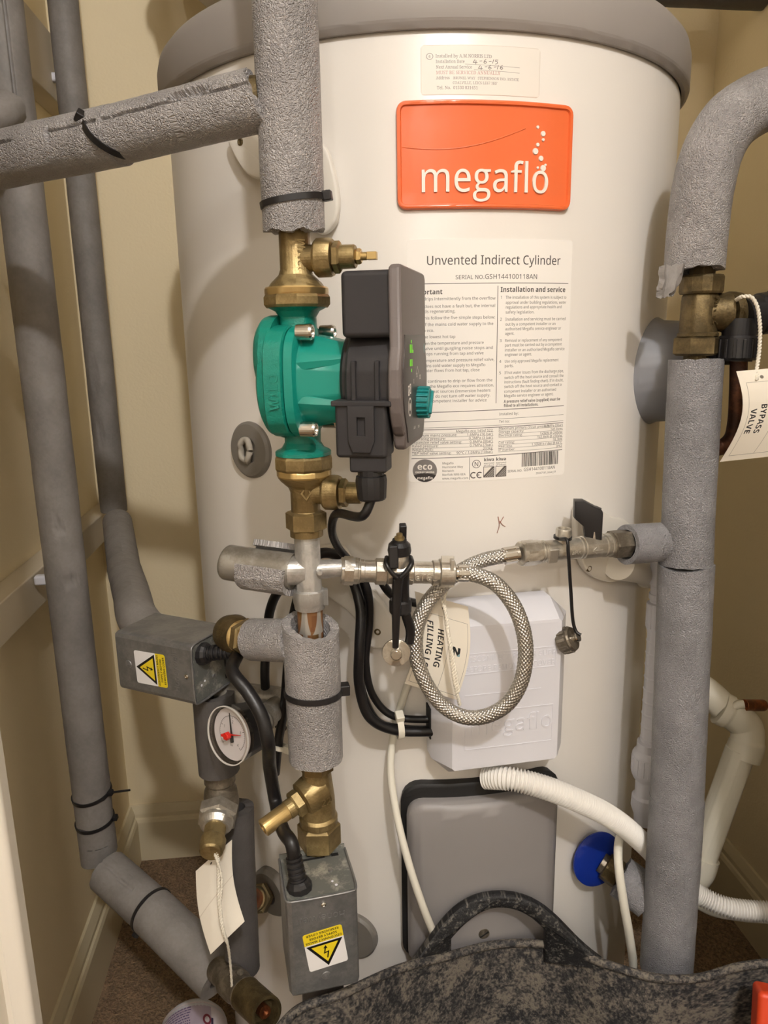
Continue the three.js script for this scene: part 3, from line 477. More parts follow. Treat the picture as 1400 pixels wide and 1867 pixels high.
{ // circulation pump; local X = shaft axis, Y up, Z towards the viewer
  const t = thing('circulation_pump', 'green heating circulation pump with dark grey control module and teal knob', 'pump');
  const PA = V(Math.cos(0.332), 0, Math.sin(0.332)), O = V(RX, ry(694), RZ), W = (g) => put(g, O, PA, Y1), MS = 0.0165, OM = O.clone().addScaledVector(PA, MS), WM = (g) => put(g, OM, PA, Y1);
  const se = (X, a, b, n = 2, cy = 0, cz = 0, m = 56) => Array.from({ length: m }, (_, i) => { const q = i / m * Math.PI * 2, c = Math.cos(q), s = Math.sin(q); return V(X, cy + a * Math.sign(c) * Math.pow(Math.abs(c), 2 / n), cz + b * Math.sign(s) * Math.pow(Math.abs(s), 2 / n)); });
  const NT = ry(561) - O.y - 0.0002, NB = O.y - ry(829) - 0.0002;
  const neck = (s) => lathe([[0.028, 0], [0.028, 0.0165], [0.04, 0.0145], [0.048, 0.0143], [0.0525, 0.017], [0.0545, 0.0212], [0.0555, 0.0222], [s > 0 ? NT : NB, 0.0222], [s > 0 ? NT : NB, 0]], V(0, 0, 0), V(0, s, 0), 48);
  part(t, 'volute', [
    W(loft([se(-0.0305, 0.012, 0.012, 2, 0.018), se(-0.0295, 0.02, 0.02, 2.1, 0.018), se(-0.0265, 0.027, 0.029, 2.2, 0.018), se(-0.0235, 0.0315, 0.033, 2.2, 0.0175), se(-0.02, 0.0335, 0.036, 2.2, 0.0165), se(-0.012, 0.034, 0.037, 2.2, 0.016)], { crease: 0.5 })),
    W(loft([se(-0.0235, 0.03, 0.03, 2, -0.003), se(-0.0225, 0.0365, 0.036, 2.1, -0.003), se(-0.0205, 0.0395, 0.039, 2.1, -0.003), se(-0.012, 0.0425, 0.042, 2.2, -0.002)], { crease: 0.5 })),
    W(neck(1)), W(neck(-1)),
    W(put(rbox(0.012, 0.03, 0.03, 0.004), V(-0.023, -0.002, -0.012), X1, Y1))], M.green);
  const fl = part(t, 'volute_flange', W(loft([se(-0.0145, 0.0415, 0.042, 3.2), se(-0.0135, 0.0425, 0.0435, 3.2), se(-0.0005, 0.0425, 0.0435, 3.2), se(0.0005, 0.0415, 0.042, 3.2)])), M.green);
  { const g = text('WILO', 0.0075, 0.0011, 'sans_bold'); g.rotateZ(Math.PI / 2); const f = O.clone().addScaledVector(PA, -0.006).add(V(-Math.sin(0.332), 0, Math.cos(0.332)).multiplyScalar(0.0428)); f.y -= 0.006; part(fl, 'cast_lettering', put(g, f, PA, Y1), M.green); }
  const seam = part(t, 'motor_housing', [
    W(loft([se(0.0012, 0.0405, 0.041, 3.2), se(0.002, 0.0418, 0.043, 3.2), se(0.0085, 0.0418, 0.043, 3.2), se(0.0095, 0.0405, 0.041, 3.2)])),
    W(loft([se(0.009, 0.036, 0.037, 2.4), se(0.0125, 0.0345, 0.035, 2.3), se(0.02, 0.0325, 0.033, 2.2), se(0.036, 0.031, 0.0315, 2.1), se(0.049, 0.0305, 0.031, 2)], { crease: 0.9 })),
    ...[[1, 1], [1, -1], [-1, 1], [-1, -1]].map(([sy, sz]) => W(loft([[0.0092, 0.024, 0.0175], [0.016, 0.0245, 0.0165], [0.036, 0.0255, 0.0115], [0.046, 0.0262, 0.0085]].map(([X, k, h]) => { const u = V(0, sy, sz).normalize(), v = V(0, -sz, sy).normalize().multiplyScalar(sy * sz > 0 ? 1 : 1); return [[0.5, 1], [0.86, 0.82], [1, 0.45], [1, -0.45], [0.86, -0.82], [0.5, -1], [-0.6, -1], [-0.6, 1]].map(([a, b]) => V(X, 0, 0).addScaledVector(u, k + a * h * 0.75).addScaledVector(v, b * h)); }), { crease: 0.35 })))], M.greenFine);
  for (const [y, z] of [[0.0365, 0.0285], [-0.0345, 0.0285], [0.0365, -0.0285], [-0.0345, -0.0285]]) { const s = part(t, 'bolt', W(lathe([[0.009, 0], [0.009, 0.0058], [0.0195, 0.006], [0.021, 0.0052], [0.021, 0.0034], [0.0175, 0.003], [0.0175, 0]], V(0, y, z), X1, 24)), M.steel); }
  // control module
  part(t, 'module_ring', WM(lathe([[0.026, 0], [0.026, 0.036], [0.028, 0.0375], [0.034, 0.0375], [0.034, 0]], V(0, 0, 0), X1, 56)), M.black);
  part(t, 'module_body', [WM(lathe([[0.031, 0], [0.031, 0.041], [0.033, 0.0428], [0.0655, 0.0455], [0.0655, 0]], V(0, -0.001, 0), X1, 72)),
    WM(put(rbox(0.03, 0.004, 0.012, 0.001), V(0.047, -0.016, 0.0405), X1, Y1)), WM(put(rbox(0.0035, 0.036, 0.006, 0.001), V(0.0385, -0.002, 0.0425), X1, Y1)), WM(put(rbox(0.0035, 0.036, 0.006, 0.001), V(0.056, -0.002, 0.0435), X1, Y1))], M.blackMatt);
  part(t, 'module_cover', WM(put(rbox(0.038, 0.0455, 0.086, 0.004, 4), V(0.0493, 0.0545, 0), X1, Y1)), M.blackMatt, 'plain dark cover of the module');
  const out = new THREE.Shape(); // bezel outline in (z, y), drawn with x = -z
  out.moveTo(-0.041, 0.0775); out.lineTo(0.041, 0.0775); out.quadraticCurveTo(0.045, 0.0775, 0.045, 0.0735); out.lineTo(0.045, 0.024); out.absarc(0, -0.001, 0.0505, Math.asin(0.5), -0.72, true); out.lineTo(0.034, -0.0435); out.quadraticCurveTo(0.0335, -0.0455, 0.031, -0.0455); out.lineTo(-0.031, -0.0455); out.quadraticCurveTo(-0.0335, -0.0455, -0.034, -0.0435); out.lineTo(-0.038, -0.034); out.absarc(0, -0.001, 0.0505, Math.PI + 0.72, Math.PI - Math.asin(0.5), true); out.lineTo(-0.045, 0.0735); out.quadraticCurveTo(-0.045, 0.0775, -0.041, 0.0775);
  const FACE = (X, y, z) => OM.clone().addScaledVector(PA, X).addScaledVector(Y1, y).addScaledVector(V(-Math.sin(0.332), 0, Math.cos(0.332)), z), FX = V(Math.sin(0.332), 0, -Math.cos(0.332));
  part(t, 'bezel', put(extrude(out, 0.0095, 0.003, 24), FACE(0.0652, 0, 0), FX, Y1), M.bezel, 'grey bezel round the control panel');
  const panel = new THREE.Shape(); panel.moveTo(-0.04, 0.033); panel.lineTo(0.04, 0.033); panel.lineTo(0.0425, 0.026); panel.absarc(0, -0.001, 0.047, 0.55, -0.72, true); panel.lineTo(0.031, -0.043); panel.lineTo(-0.031, -0.043); panel.lineTo(-0.0355, -0.032); panel.absarc(0, -0.001, 0.047, Math.PI + 0.72, Math.PI - 0.55, true); panel.lineTo(-0.04, 0.033);
  const pg = extrude(panel, 0.0012, 0.0003, 24); { const p = pg.attributes.position, u = pg.attributes.uv; for (let i = 0; i < p.count; i++) u.setXY(i, p.getX(i) / 0.1 + 0.5, (p.getY(i) + 0.05) / 0.09); }
  part(t, 'front_panel', put(pg, FACE(0.0744, 0, 0), FX, Y1), canvasMat(1000, 900, (g) => {
    g.fillStyle = '#413c3a'; g.fillRect(0, 0, 1000, 900); g.strokeStyle = '#e6e0da'; g.fillStyle = '#e6e0da'; g.lineWidth = 13;
    g.beginPath(); g.arc(250, 580, 62, 0, 7); g.stroke(); g.beginPath(); g.arc(250, 580, 30, 0, 7); g.fill();
    g.strokeRect(190, 430, 46, 60); g.strokeRect(250, 420, 40, 60); g.beginPath(); g.moveTo(200, 480); g.lineTo(228, 450); g.moveTo(256, 470); g.lineTo(284, 430); g.stroke();
    g.font = 'bold 44px sans-serif'; g.fillText('I', 400, 420); g.fillText('II', 520, 380); g.fillText('III', 640, 400); g.font = '36px sans-serif'; g.fillText('auto', 390, 760); g.fillText('max', 560, 770); g.lineWidth = 5; g.beginPath(); g.moveTo(500, 360); g.lineTo(560, 300); g.lineTo(620, 360); g.stroke();
    g.fillStyle = '#4f6f75'; g.beginPath(); g.arc(860, 170, 40, 0, 7); g.fill();
  }, 0.4), 'dark control panel with printed symbols');
  const lg = []; for (const [y, z, h] of [[0.0235, 0.0235, 0.006], [0.0235, 0.0205, 0.006], [0.0235, 0.0165, 0.006], [0.0135, 0.0235, 0.005], [0.0135, 0.0205, 0.005], [0.0135, 0.0165, 0.005]]) lg.push(put(rbox(0.0011, h, 0.0006, 0.0002, 1), FACE(0.0757, y, z), FX, Y1)); for (const [y, z] of [[0.0285, 0.019], [0.0215, 0.013], [0.008, 0.019]]) lg.push(put(rbox(0.002, 0.0022, 0.0006, 0.0002, 1), FACE(0.0757, y, z), FX, Y1));
  part(t, 'led_display', lg, new THREE.MeshStandardMaterial({ color: 0x4a7a20, emissive: 0x8dff38, emissiveIntensity: 0.4, roughness: 0.4 }), 'small green lit segments');
  const kn = []; const K = FACE(0.075, -0.0175, -0.01); kn.push(lathe([[0, 0], [0, 0.0112], [0.0085, 0.0108], [0.0098, 0.0098], [0.0098, 0]], K, PA, 36)); for (let i = 0; i < 18; i++) { const a = i / 18 * 6.283; kn.push(put(rbox(0.009, 0.0016, 0.0022, 0.0004, 2), K.clone().addScaledVector(PA, 0.0048).addScaledVector(Y1, Math.cos(a) * 0.0112).addScaledVector(FX, Math.sin(a) * 0.0112), PA, Y1.clone().multiplyScalar(-Math.sin(a)).addScaledVector(FX, Math.cos(a)))); } kn.push(put(rbox(0.0025, 0.02, 0.003, 0.0008), K.clone().addScaledVector(PA, 0.0104), PA, Y1.clone().addScaledVector(FX, 0.7)));
  part(t, 'knob', kn, M.teal, 'ribbed teal setting knob');
  const plug = part(t, 'plug', [WM(put(rbox(0.038, 0.04, 0.026, 0.003), V(0.0445, -0.0325, 0.0375), X1, Y1)), WM(put(rbox(0.0275, 0.014, 0.02, 0.002), V(0.0485, -0.0565, 0.038), X1, Y1)), WM(put(rbox(0.044, 0.004, 0.029, 0.001), V(0.0455, -0.0135, 0.038), X1, Y1))], M.blackMatt, 'black mains plug clipped to the module');
  { const s = new THREE.Shape(); s.moveTo(-0.009, 0.016); s.lineTo(0.009, 0.016); s.lineTo(0.009, -0.008); s.lineTo(0.006, -0.016); s.lineTo(-0.006, -0.016); s.lineTo(-0.009, -0.008); const ho = new THREE.Path(); ho.moveTo(-0.0035, 0.009); ho.lineTo(-0.0035, -0.005); ho.lineTo(0.0035, -0.005); ho.lineTo(0.0035, 0.009); s.holes.push(ho); part(plug, 'latch', WM(extrude(s, 0.003, 0.0006).translate(0.0455, -0.0315, 0.0505)), M.blackMatt); }
  part(plug, 'cable_gland', WM(lathe([[0, 0], [0, 0.0098], [0.004, 0.0098], [0.0045, 0.0112], [0.008, 0.0118], [0.021, 0.0108], [0.0225, 0.0098], [0.0225, 0.004], [0.018, 0.0035], [0.018, 0]], V(0.0485, -0.0625, 0.0385), V(0.02, -1, 0), 16, 0.35)), M.black);
  var glandTip = OM.clone().addScaledVector(PA, 0.0488).addScaledVector(V(-Math.sin(0.332), 0, Math.cos(0.332)), 0.0385); glandTip.y += -0.084;
}

// ---------- below the pump: silver tee, filling valve, lower riser ----------
{ const t = thing('pipe_tee', 'silver painted pipe tee below the lower brass pump valve', 'pipe fitting');
  const n0 = ry(932), n1 = ry(966);
  part(t, 'compression_nut', [hex(V(RX, n0, RZ), DN, 0, n0 - n1, 0.0168, 6, V(0.4, 0, 1)), lathe([[0, 0], [0, 0.0135], [0.006, 0.0135], [0.006, 0]], V(RX, n1 + 0.001, RZ), DN)], M.brass, 'brass compression nut');
  part(t, 'tee_body', [lathe([[0, 0], [0, 0.0102], [0.001, 0.0105], [n1 - ry(1076), 0.0108], [n1 - ry(1076), 0]], V(RX, n1, RZ), DN, 40),
    lathe([[0, 0], [0, 0.0085], [0.02, 0.0078], [0.026, 0.0072], [0.0405, 0.0072], [0.0405, 0]], at(560, 1040, 0.6), V(1, 0.05, 0.06), 32),
    lathe([[0, 0], [0, 0.0115], [0.0145, 0.0125], [0.016, 0.0115], [0.016, 0]], at(558, 1040, 0.6), V(-1, 0.02, -0.1), 32),
    lathe([[-0.002, 0], [-0.0015, 0.0025], [0.0008, 0.002], [0.001, 0]], at(583, 1044, 0.59).add(V(0, 0, 0.001)), Z1, 12)], M.silverPaint);
  const c0 = ry(1074), c1 = ry(1109);
  part(t, 'collar', [lathe([[0, 0], [0, 0.012], [0.001, 0.0132], [0.004, 0.0136], [c0 - c1 - 0.006, 0.0136], [c0 - c1 - 0.003, 0.0128], [c0 - c1, 0.0126], [c0 - c1, 0]], V(RX, c0, RZ), DN, 40), put(rbox(0.004, 0.014, 0.006, 0.001), V(RX + 0.0135, (c0 + c1) / 2 + 0.002, RZ + 0.004), X1, Y1)], M.silverPaint);
  part(t, 'copper_pipe', tube(V(RX, c1 + 0.002, RZ), V(RX, ry(1190), RZ), 0.0109), canvasMat(512, 512, (g) => { g.fillStyle = '#86603f'; g.fillRect(0, 0, 512, 512); for (let i = 0; i < 60; i++) { g.fillStyle = `rgba(${70 + rnd() * 60},${45 + rnd() * 40},30,0.3)`; g.fillRect(rnd() * 512, rnd() * 512, 10 + rnd() * 40, 40 + rnd() * 160); } g.fillStyle = '#a9a49c'; for (const [x, w] of [[20, 30], [150, 26], [290, 34], [420, 22]]) { g.beginPath(); g.moveTo(x - 30, 0); g.quadraticCurveTo(x, 60, x, 512); g.lineTo(x + w, 512); g.quadraticCurveTo(x + w, 80, x + w + 40, 0); g.fill(); } }, 0.4, { metalness: 0.35 }), 'bare copper with runs of silver paint');
  t.children.at(-1).material.map.repeat.set(14, 30); t.children.at(-1).material.map.wrapS = t.children.at(-1).material.map.wrapT = THREE.RepeatWrapping;
}
{ const a = at(534, 1042, 0.603), b = at(420, 1026, 0.622);
  solo('capped_pipe', sweep([a, b, b.clone().add(V(-0.004, 0.0005, -0.002))], { r: (t) => 0.0152 * (t > 0.97 ? Math.sqrt(Math.max(0.02, 1 - Math.pow((t - 0.97) / 0.03, 2) * 0.8)) : 1), n: 50, m: 36 }), M.silverPaintDull, 'silver painted pipe stub pointing left from the silver tee', 'pipe');
  const dir = b.clone().sub(a).normalize(), H = V(0, 1, 0);
  // loose half shell of foam under the stub and its flap standing up behind
  const arc = (a0, a1, r, x0, x1, s) => sheet((u, v) => { const q = mix(a0, a1, u), p = a.clone().addScaledVector(dir, mix(x0, x1, v) + 0.004 * nz(u * 4, v * 2, s)), z = dir.clone().cross(H); return p.addScaledVector(H, Math.sin(q) * r).addScaledVector(z, -Math.cos(q) * r * (1 + 0.03 * nz(u * 5, v * 6, s))); }, 40, 40, 0.005, 0.05);
  solo('pipe_insulation', [arc(0.35, -3.0, 0.0182, 0.002, 0.045, 2), arc(2.9, 2.0, 0.0205, 0.0, 0.038, 6)], M.foam, 'split foam insulation hanging half open under the silver stub left of the tee', 'pipe insulation', 'grey foam pipe insulation');
}
// filling valve with lever, strap and dangling blank
const FA = at(614, 1040, 0.6), FB = at(826, 1045, 0.6), FD = FB.clone().sub(FA).normalize(), fl = FB.distanceTo(FA), fx = (px) => FA.clone().addScaledVector(FD, fl * (px - 614) / 212);
{ const t = thing('filling_valve', 'nickel filling loop valve right of the silver tee, with stubby black lever', 'valve');
  const seg = (p0, p1, r, n) => n ? hex(fx(p0), FD, 0, fx(p1).distanceTo(fx(p0)), r, n, V(0, 0.3, 1), 0.001) : lathe([[0, 0], [0, r - 0.0008], [0.0008, r], [fx(p1).distanceTo(fx(p0)) - 0.0008, r], [fx(p1).distanceTo(fx(p0)), r - 0.0008], [fx(p1).distanceTo(fx(p0)), 0]], fx(p0), FD, 36);
  part(t, 'compression_nut', [seg(621, 652, 0.0112), seg(625, 645, 0.0122, 8)], M.nickel);
  part(t, 'valve_body', [seg(646, 664, 0.0098), seg(650, 656, 0.0108), seg(660, 802, 0.0094), seg(682, 704, 0.0112, 8), seg(704, 752, 0.0106), seg(786, 800, 0.0106), lathe([[0, 0], [0, 0.0088], [0.013, 0.0086], [0.016, 0.0072], [0.019, 0.0072], [0.019, 0]], fx(727), V(0, 1, 0.12), 32), lathe([[0, 0], [0, 0.0072], [0.026, 0.007], [0.026, 0]], fx(728), V(0, -1, 0.02), 32)], M.nickel);
  { const g = text('ceres', 0.0075, 0.001); g.translate(0, -0.0012, 0); part(t, 'cast_lettering', put(g, fx(766).addScaledVector(V(0.1, -0.05, 1).normalize(), 0.0092), FD, Y1), M.nickel); }
  part(t, 'drain_collar', lathe([[0.024, 0], [0.024, 0.0088], [0.026, 0.0096], [0.0345, 0.0096], [0.036, 0.0088], [0.036, 0]], fx(728), V(0, -1, 0.02), 18, 0.3), M.black);
  const st = fx(727).addScaledVector(V(0, 1, 0.12).normalize(), 0.019);
  const lv = part(t, 'lever', [lathe([[0, 0], [0, 0.0094], [0.003, 0.01], [0.008, 0.0092], [0.011, 0.0062], [0.0125, 0.006], [0.0125, 0]], st.clone().add(V(0, -0.002, 0)), V(0, 1, 0.12), 24), put(rbox(0.0075, 0.019, 0.008, 0.0012), st.clone().add(V(-0.0062, -0.002, 0.0085)), X1, V(0, 1, -0.08)), put(rbox(0.0058, 0.014, 0.007, 0.001), st.clone().add(V(0.0042, 0.014, -0.009)), X1, V(0, 1, 0.25))], M.black);
  part(lv, 'lever_screw', [lathe([[0, 0], [0, 0.0045], [0.003, 0.0042], [0.0034, 0.0028], [0.006, 0.0026], [0.0062, 0]], st.clone().add(V(0, 0.0095, 0.001)), V(0, 1, 0.12), 16)], M.brass);
  part(t, 'end_collar', [seg(799, 827, 0.0122), put(rbox(0.011, 0.006, 0.0018, 0.0006), fx(813).add(V(0.0005, 0.0132, 0.004)), FD, V(0, 1, -0.2)), put(rbox(0.003, 0.01, 0.006, 0.0008), fx(818).add(V(0.001, 0.0095, 0.008)), FD, V(0, 1, 0))], M.nickel);
}
{ const t = thing('cap_strap', 'black rubber strap looped over the filling valve holding a round metal blank', 'strap');
  const z0 = fx(728).z, P = (px, py, dz) => at(px, py, -(z0 + dz));
  const strapR = (w, th) => (tt, a) => 1 / Math.sqrt((Math.cos(a) / w) ** 2 + (Math.sin(a) / th) ** 2);
  part(t, 'strap', [sweep([P(705, 1016, 0.002), P(704, 1028, 0.012), P(714, 1044, 0.0145), P(724, 1054, 0.0145)], { r: 0.0019, n: 20, m: 10 }), sweep([P(748, 1016, 0.002), P(750, 1028, 0.012), P(741, 1042, 0.0145), P(730, 1053, 0.0145)], { r: 0.0022, n: 20, m: 10 }),
    sweep([P(727, 1046, 0.0145), P(724, 1080, 0.0125), P(722, 1130, 0.012), P(721, 1181, 0.011)], { r: (tt, a) => { const w = mix(0.0048, 0.0026, tt); return 1 / Math.sqrt((Math.cos(a) / w) ** 2 + (Math.sin(a) / 0.0011) ** 2); }, n: 40, m: 16, hint: X1 }),
    sweep([P(737, 1044, 0.013), P(737, 1085, 0.008), P(740, 1120, 0.006), P(748, 1150, 0.003), P(746, 1174, 0.002)], { r: (tt, a) => { const w = mix(0.0042, 0.004, tt); return 1 / Math.sqrt((Math.cos(a) / w) ** 2 + (Math.sin(a) / 0.0011) ** 2); }, n: 40, m: 16, hint: X1 })], M.rubberCable);
  const c = P(722, 1189, 0.004), n = V(-0.1, 0.12, 1).normalize();
  part(t, 'blank_disc', [lathe([[-0.001, 0], [-0.001, 0.0118], [0.0008, 0.0122], [0.0024, 0.0118], [0.0028, 0.011], [0.0028, 0]], c, n, 40)], M.nickel);
  part(t, 'rivet', lathe([[0.002, 0], [0.002, 0.0052], [0.0075, 0.005], [0.0082, 0.0042], [0.0082, 0.0034], [0.0088, 0.0032], [0.0088, 0]], c, n, 28), M.steel);
}
{ // braided hose: over-and-under weave in the surface
  const t = thing('braided_hose', 'silver braided flexible hose coiled in a ring between the two filling valves', 'hose');
  const pts = [[838, 1046, 0.6], [862, 1047, 0.599], [900, 1062, 0.595], [934, 1100, 0.59], [954, 1150, 0.586], [958, 1200, 0.585], [947, 1250, 0.586], [922, 1286, 0.589], [884, 1306, 0.593], [846, 1307, 0.598], [808, 1287, 0.604], [776, 1244, 0.607], [759, 1195, 0.61], [760, 1145, 0.613], [776, 1104, 0.617], [804, 1070, 0.623], [838, 1042, 0.629], [876, 1023, 0.635], [915, 1014, 0.636], [930, 1012, 0.637]].map((p) => at(...p));
  const NS = 12;
  part(t, 'braid', sweep(pts, { n: 1500, m: 96, r: (tt, a, d) => { const h = d / 0.0088 * Math.PI * 2 / NS * 2.2, p = (a + h) * NS / 6.28318, q = (a - h) * NS / 6.28318, fp = p - Math.floor(p), fq = q - Math.floor(q), over = ((Math.floor(p) + Math.floor(q)) & 1), A = Math.sin(fp * Math.PI), B = Math.sin(fq * Math.PI), f = over ? fq : fp, g = over ? A : B; return 0.0058 + 0.0010 * Math.pow(over ? A : B, 0.6) * (0.55 + 0.45 * Math.sin((over ? fq : fp) * Math.PI)) + 0.00006 * Math.sin((over ? fp : fq) * Math.PI * 6); }, hint: Z1, uvr: 0.0066 }), M.braid);
  const fer = (A, D, L, r) => [lathe([[0, 0], [0, r * 0.9], [0.001, r], [L - 0.001, r], [L, r * 0.9], [L, 0]], A, D, 28), ...[0, 1, 2, 3, 4, 5].map((k) => { const a = k * Math.PI / 3 + 0.2, y = V(0, 1, 0).addScaledVector(D, -D.y).normalize(), z = D.clone().cross(y), o = y.clone().multiplyScalar(Math.cos(a)).addScaledVector(z, Math.sin(a)); return put(rbox(L * 0.62, r * 0.62, 0.0018, 0.0006), A.clone().addScaledVector(D, L * 0.48).addScaledVector(o, r + 0.0002), D, o.clone().cross(D)); })];
  part(t, 'ferrule', [...fer(fx(828), FD, 0.0155, 0.0064), lathe([[-0.004, 0], [-0.004, 0.0052], [0.002, 0.0052], [0.002, 0]], fx(828), FD)], M.steel);
  const e1 = at(947, 1009, 0.6375), e0 = at(912, 1015, 0.636), D = e1.clone().sub(e0).normalize();
  part(t, 'ferrule', fer(e0, D, e1.distanceTo(e0), 0.0068), M.steel);
}
const VA = at(945, 1010, 0.6375), VB = at(1142, 990, 0.668), VD = VB.clone().sub(VA).normalize(), vl = VA.distanceTo(VB), vx = (px) => VA.clone().addScaledVector(VD, vl * (px - 945) / 197);
{ const t = thing('filling_valve', 'nickel filling valve with black lever and test port at the right insulated pipe', 'valve');
  const L = (a, b) => vx(b).distanceTo(vx(a)), seg = (p0, p1, r, n) => n ? hex(vx(p0), VD, 0, L(p0, p1), r, n, V(0, 0.4, 1), 0.001) : lathe([[0, 0], [0, r - 0.0008], [0.0008, r], [L(p0, p1) - 0.0008, r], [L(p0, p1), r - 0.0008], [L(p0, p1), 0]], vx(p0), VD, 36);
  part(t, 'union_nut', [seg(947, 980, 0.0112), seg(952, 974, 0.0118, 8), ], M.nickel);
  part(t, 'valve_body', [seg(978, 992, 0.0094), seg(982, 985, 0.0104), seg(987, 990, 0.0104), seg(990, 1056, 0.0098), seg(1050, 1054, 0.0106), seg(1056, 1108, 0.0108), seg(1094, 1099, 0.0114), seg(1104, 1112, 0.0112), put(rbox(L(992, 1009), 0.014, 0.006, 0.0012), vx(1000).add(V(0, -0.002, 0.0075)), VD, V(0, 1, 0.2))], M.nickel);
  part(t, 'test_port', lathe([[0, 0], [0, 0.007], [0.0195, 0.0072], [0.0205, 0.0068], [0.0205, 0.0056], [0.017, 0.0052], [0.017, 0]], vx(1021), V(0.05, 1, 0.06), 28), M.nickel);
  part(t, 'cast_arrow', [put(rbox(0.011, 0.0012, 0.001, 0.0002, 1), vx(1077).addScaledVector(V(0.15, 0, 1).normalize(), 0.0109).add(V(0, -0.001, 0)), VD, Y1), put(rbox(0.0045, 0.0012, 0.001, 0.0002, 1), vx(1071.5).addScaledVector(V(0.15, 0, 1).normalize(), 0.0109).add(V(0, 0.0006, 0)), VD.clone().add(V(0, 0.7, 0)), Y1), put(rbox(0.0045, 0.0012, 0.001, 0.0002, 1), vx(1071.5).addScaledVector(V(0.15, 0, 1).normalize(), 0.0109).add(V(0, -0.0026, 0)), VD.clone().add(V(0, -0.7, 0)), Y1)], M.nickel);
  { const g = text('15 BAR', 0.0042, 0.0008); part(t, 'cast_lettering', put(g, vx(1032).addScaledVector(V(0.15, -0.1, 1).normalize(), 0.0096), VD, Y1), M.nickel); }
  part(t, 'compression_nut', [hex(vx(1111), VD, 0, L(1111, 1145), 0.0138, 6, V(0, 1, 0.5)), seg(1108, 1114, 0.012)], M.nickelDull);
  const s0 = vx(1077); part(t, 'stem', lathe([[0.006, 0], [0.006, 0.0062], [0.016, 0.0058], [0.016, 0]], s0, V(0.02, 1, 0.05), 24), M.nickel);
  const sh = new THREE.Shape(); sh.moveTo(0.006, 0); sh.lineTo(0.006, 0.023); sh.quadraticCurveTo(0.006, 0.027, 0.001, 0.0275); sh.lineTo(-0.011, 0.034); sh.lineTo(-0.017, 0.034); sh.lineTo(-0.017, 0.02); sh.lineTo(-0.008, 0.012); sh.lineTo(-0.006, 0.0);
  const lv = part(t, 'lever', put(extrude(sh, 0.013, 0.0016, 6), s0.clone().add(V(0.0015, 0.0095, -0.0065)), V(0.97, 0, 0.22), V(0, 1, 0.02)), M.black);
  part(lv, 'lever_screw', lathe([[0, 0], [0, 0.0042], [0.001, 0.0042], [0.001, 0.003], [0.0004, 0]], s0.clone().add(V(0.0025, 0.0365, 0.0005)), V(0.1, 1, 0.05), 20), M.tin);
}
{ const t = thing('blanking_cap', 'nickel blanking cap dangling on a thin black tether from the right filling valve', 'cap');
  part(t, 'tether', [sweep([at(1022, 983, 0.641), at(1033, 984, 0.632), at(1036, 1010, 0.63), at(1040, 1070, 0.633), at(1046, 1140, 0.636), at(1052, 1154, 0.634), at(1059, 1158, 0.632)], { r: 0.00165, n: 50, m: 10 }), lathe([[-0.0012, 0.0062], [-0.0012, 0.0085], [0.0012, 0.0085], [0.0012, 0.0062], [-0.0012, 0.0062]], vx(1021).add(V(0.0004, 0.012, 0.0006)), V(0.05, 1, 0.06), 24)], M.rubberCable);
  const c = at(1037, 1166, 0.641), D = V(0.62, 0.42, 0.5).normalize(); const g = [lathe([[-0.0085, 0], [-0.0085, 0.0112], [-0.007, 0.0118], [0.003, 0.0118], [0.0048, 0.0108], [0.0048, 0]], c, D, 32)];
  const y = V(0, 1, 0).addScaledVector(D, -D.y).normalize(), z = D.clone().cross(y); for (let k = 0; k < 10; k++) { const a = k * 0.628, o = y.clone().multiplyScalar(Math.cos(a)).addScaledVector(z, Math.sin(a)); g.push(put(rbox(0.0085, 0.0035, 0.002, 0.0005, 2), c.clone().addScaledVector(D, -0.003).addScaledVector(o, 0.0118), D, o.clone().cross(D))); }
  part(t, 'cap', g, M.nickelDull); part(t, 'rivet', lathe([[0.004, 0], [0.004, 0.0035], [0.0075, 0.0033], [0.009, 0.0048], [0.0105, 0.0045], [0.011, 0]], c, D, 20), M.steel);
}
// paper tag hung on the filling loop
function tagMat(w, h, draw) { return canvasMat(w, h, (g) => { g.fillStyle = '#efe7d8'; g.fillRect(0, 0, w, h); draw(g); }, 0.7); }
const bigN = (g, x, y, s) => { g.fillStyle = '#16181a'; g.beginPath(); g.moveTo(x, y); g.lineTo(x + s * 0.3, y); g.lineTo(x + s * 0.68, y + s * 0.55); g.lineTo(x + s * 0.68, y); g.lineTo(x + s, y); g.lineTo(x + s, y + s); g.lineTo(x + s * 0.7, y + s); g.lineTo(x + s * 0.32, y + s * 0.45); g.lineTo(x + s * 0.32, y + s); g.lineTo(x, y + s); g.fill(); g.fillStyle = '#7fa0a8'; g.beginPath(); g.moveTo(x + s * 0.62, y + s); g.lineTo(x + s, y + s * 0.55); g.lineTo(x + s, y + s); g.fill(); };
const stringGeo = (pts, r = 0.0011, n = 80) => [0, 1].map((k) => { const c = new THREE.CatmullRomCurve3(pts), f = frames(c, n), L = c.getLength(); return sweep(f.map((q, i) => { const a = i / n * L / 0.006 * 6.283 + k * Math.PI; return q.p.clone().addScaledVector(q.N, Math.cos(a) * r * 0.75).addScaledVector(q.B, Math.sin(a) * r * 0.75); }), { r, n: n * 2, m: 6 }); });
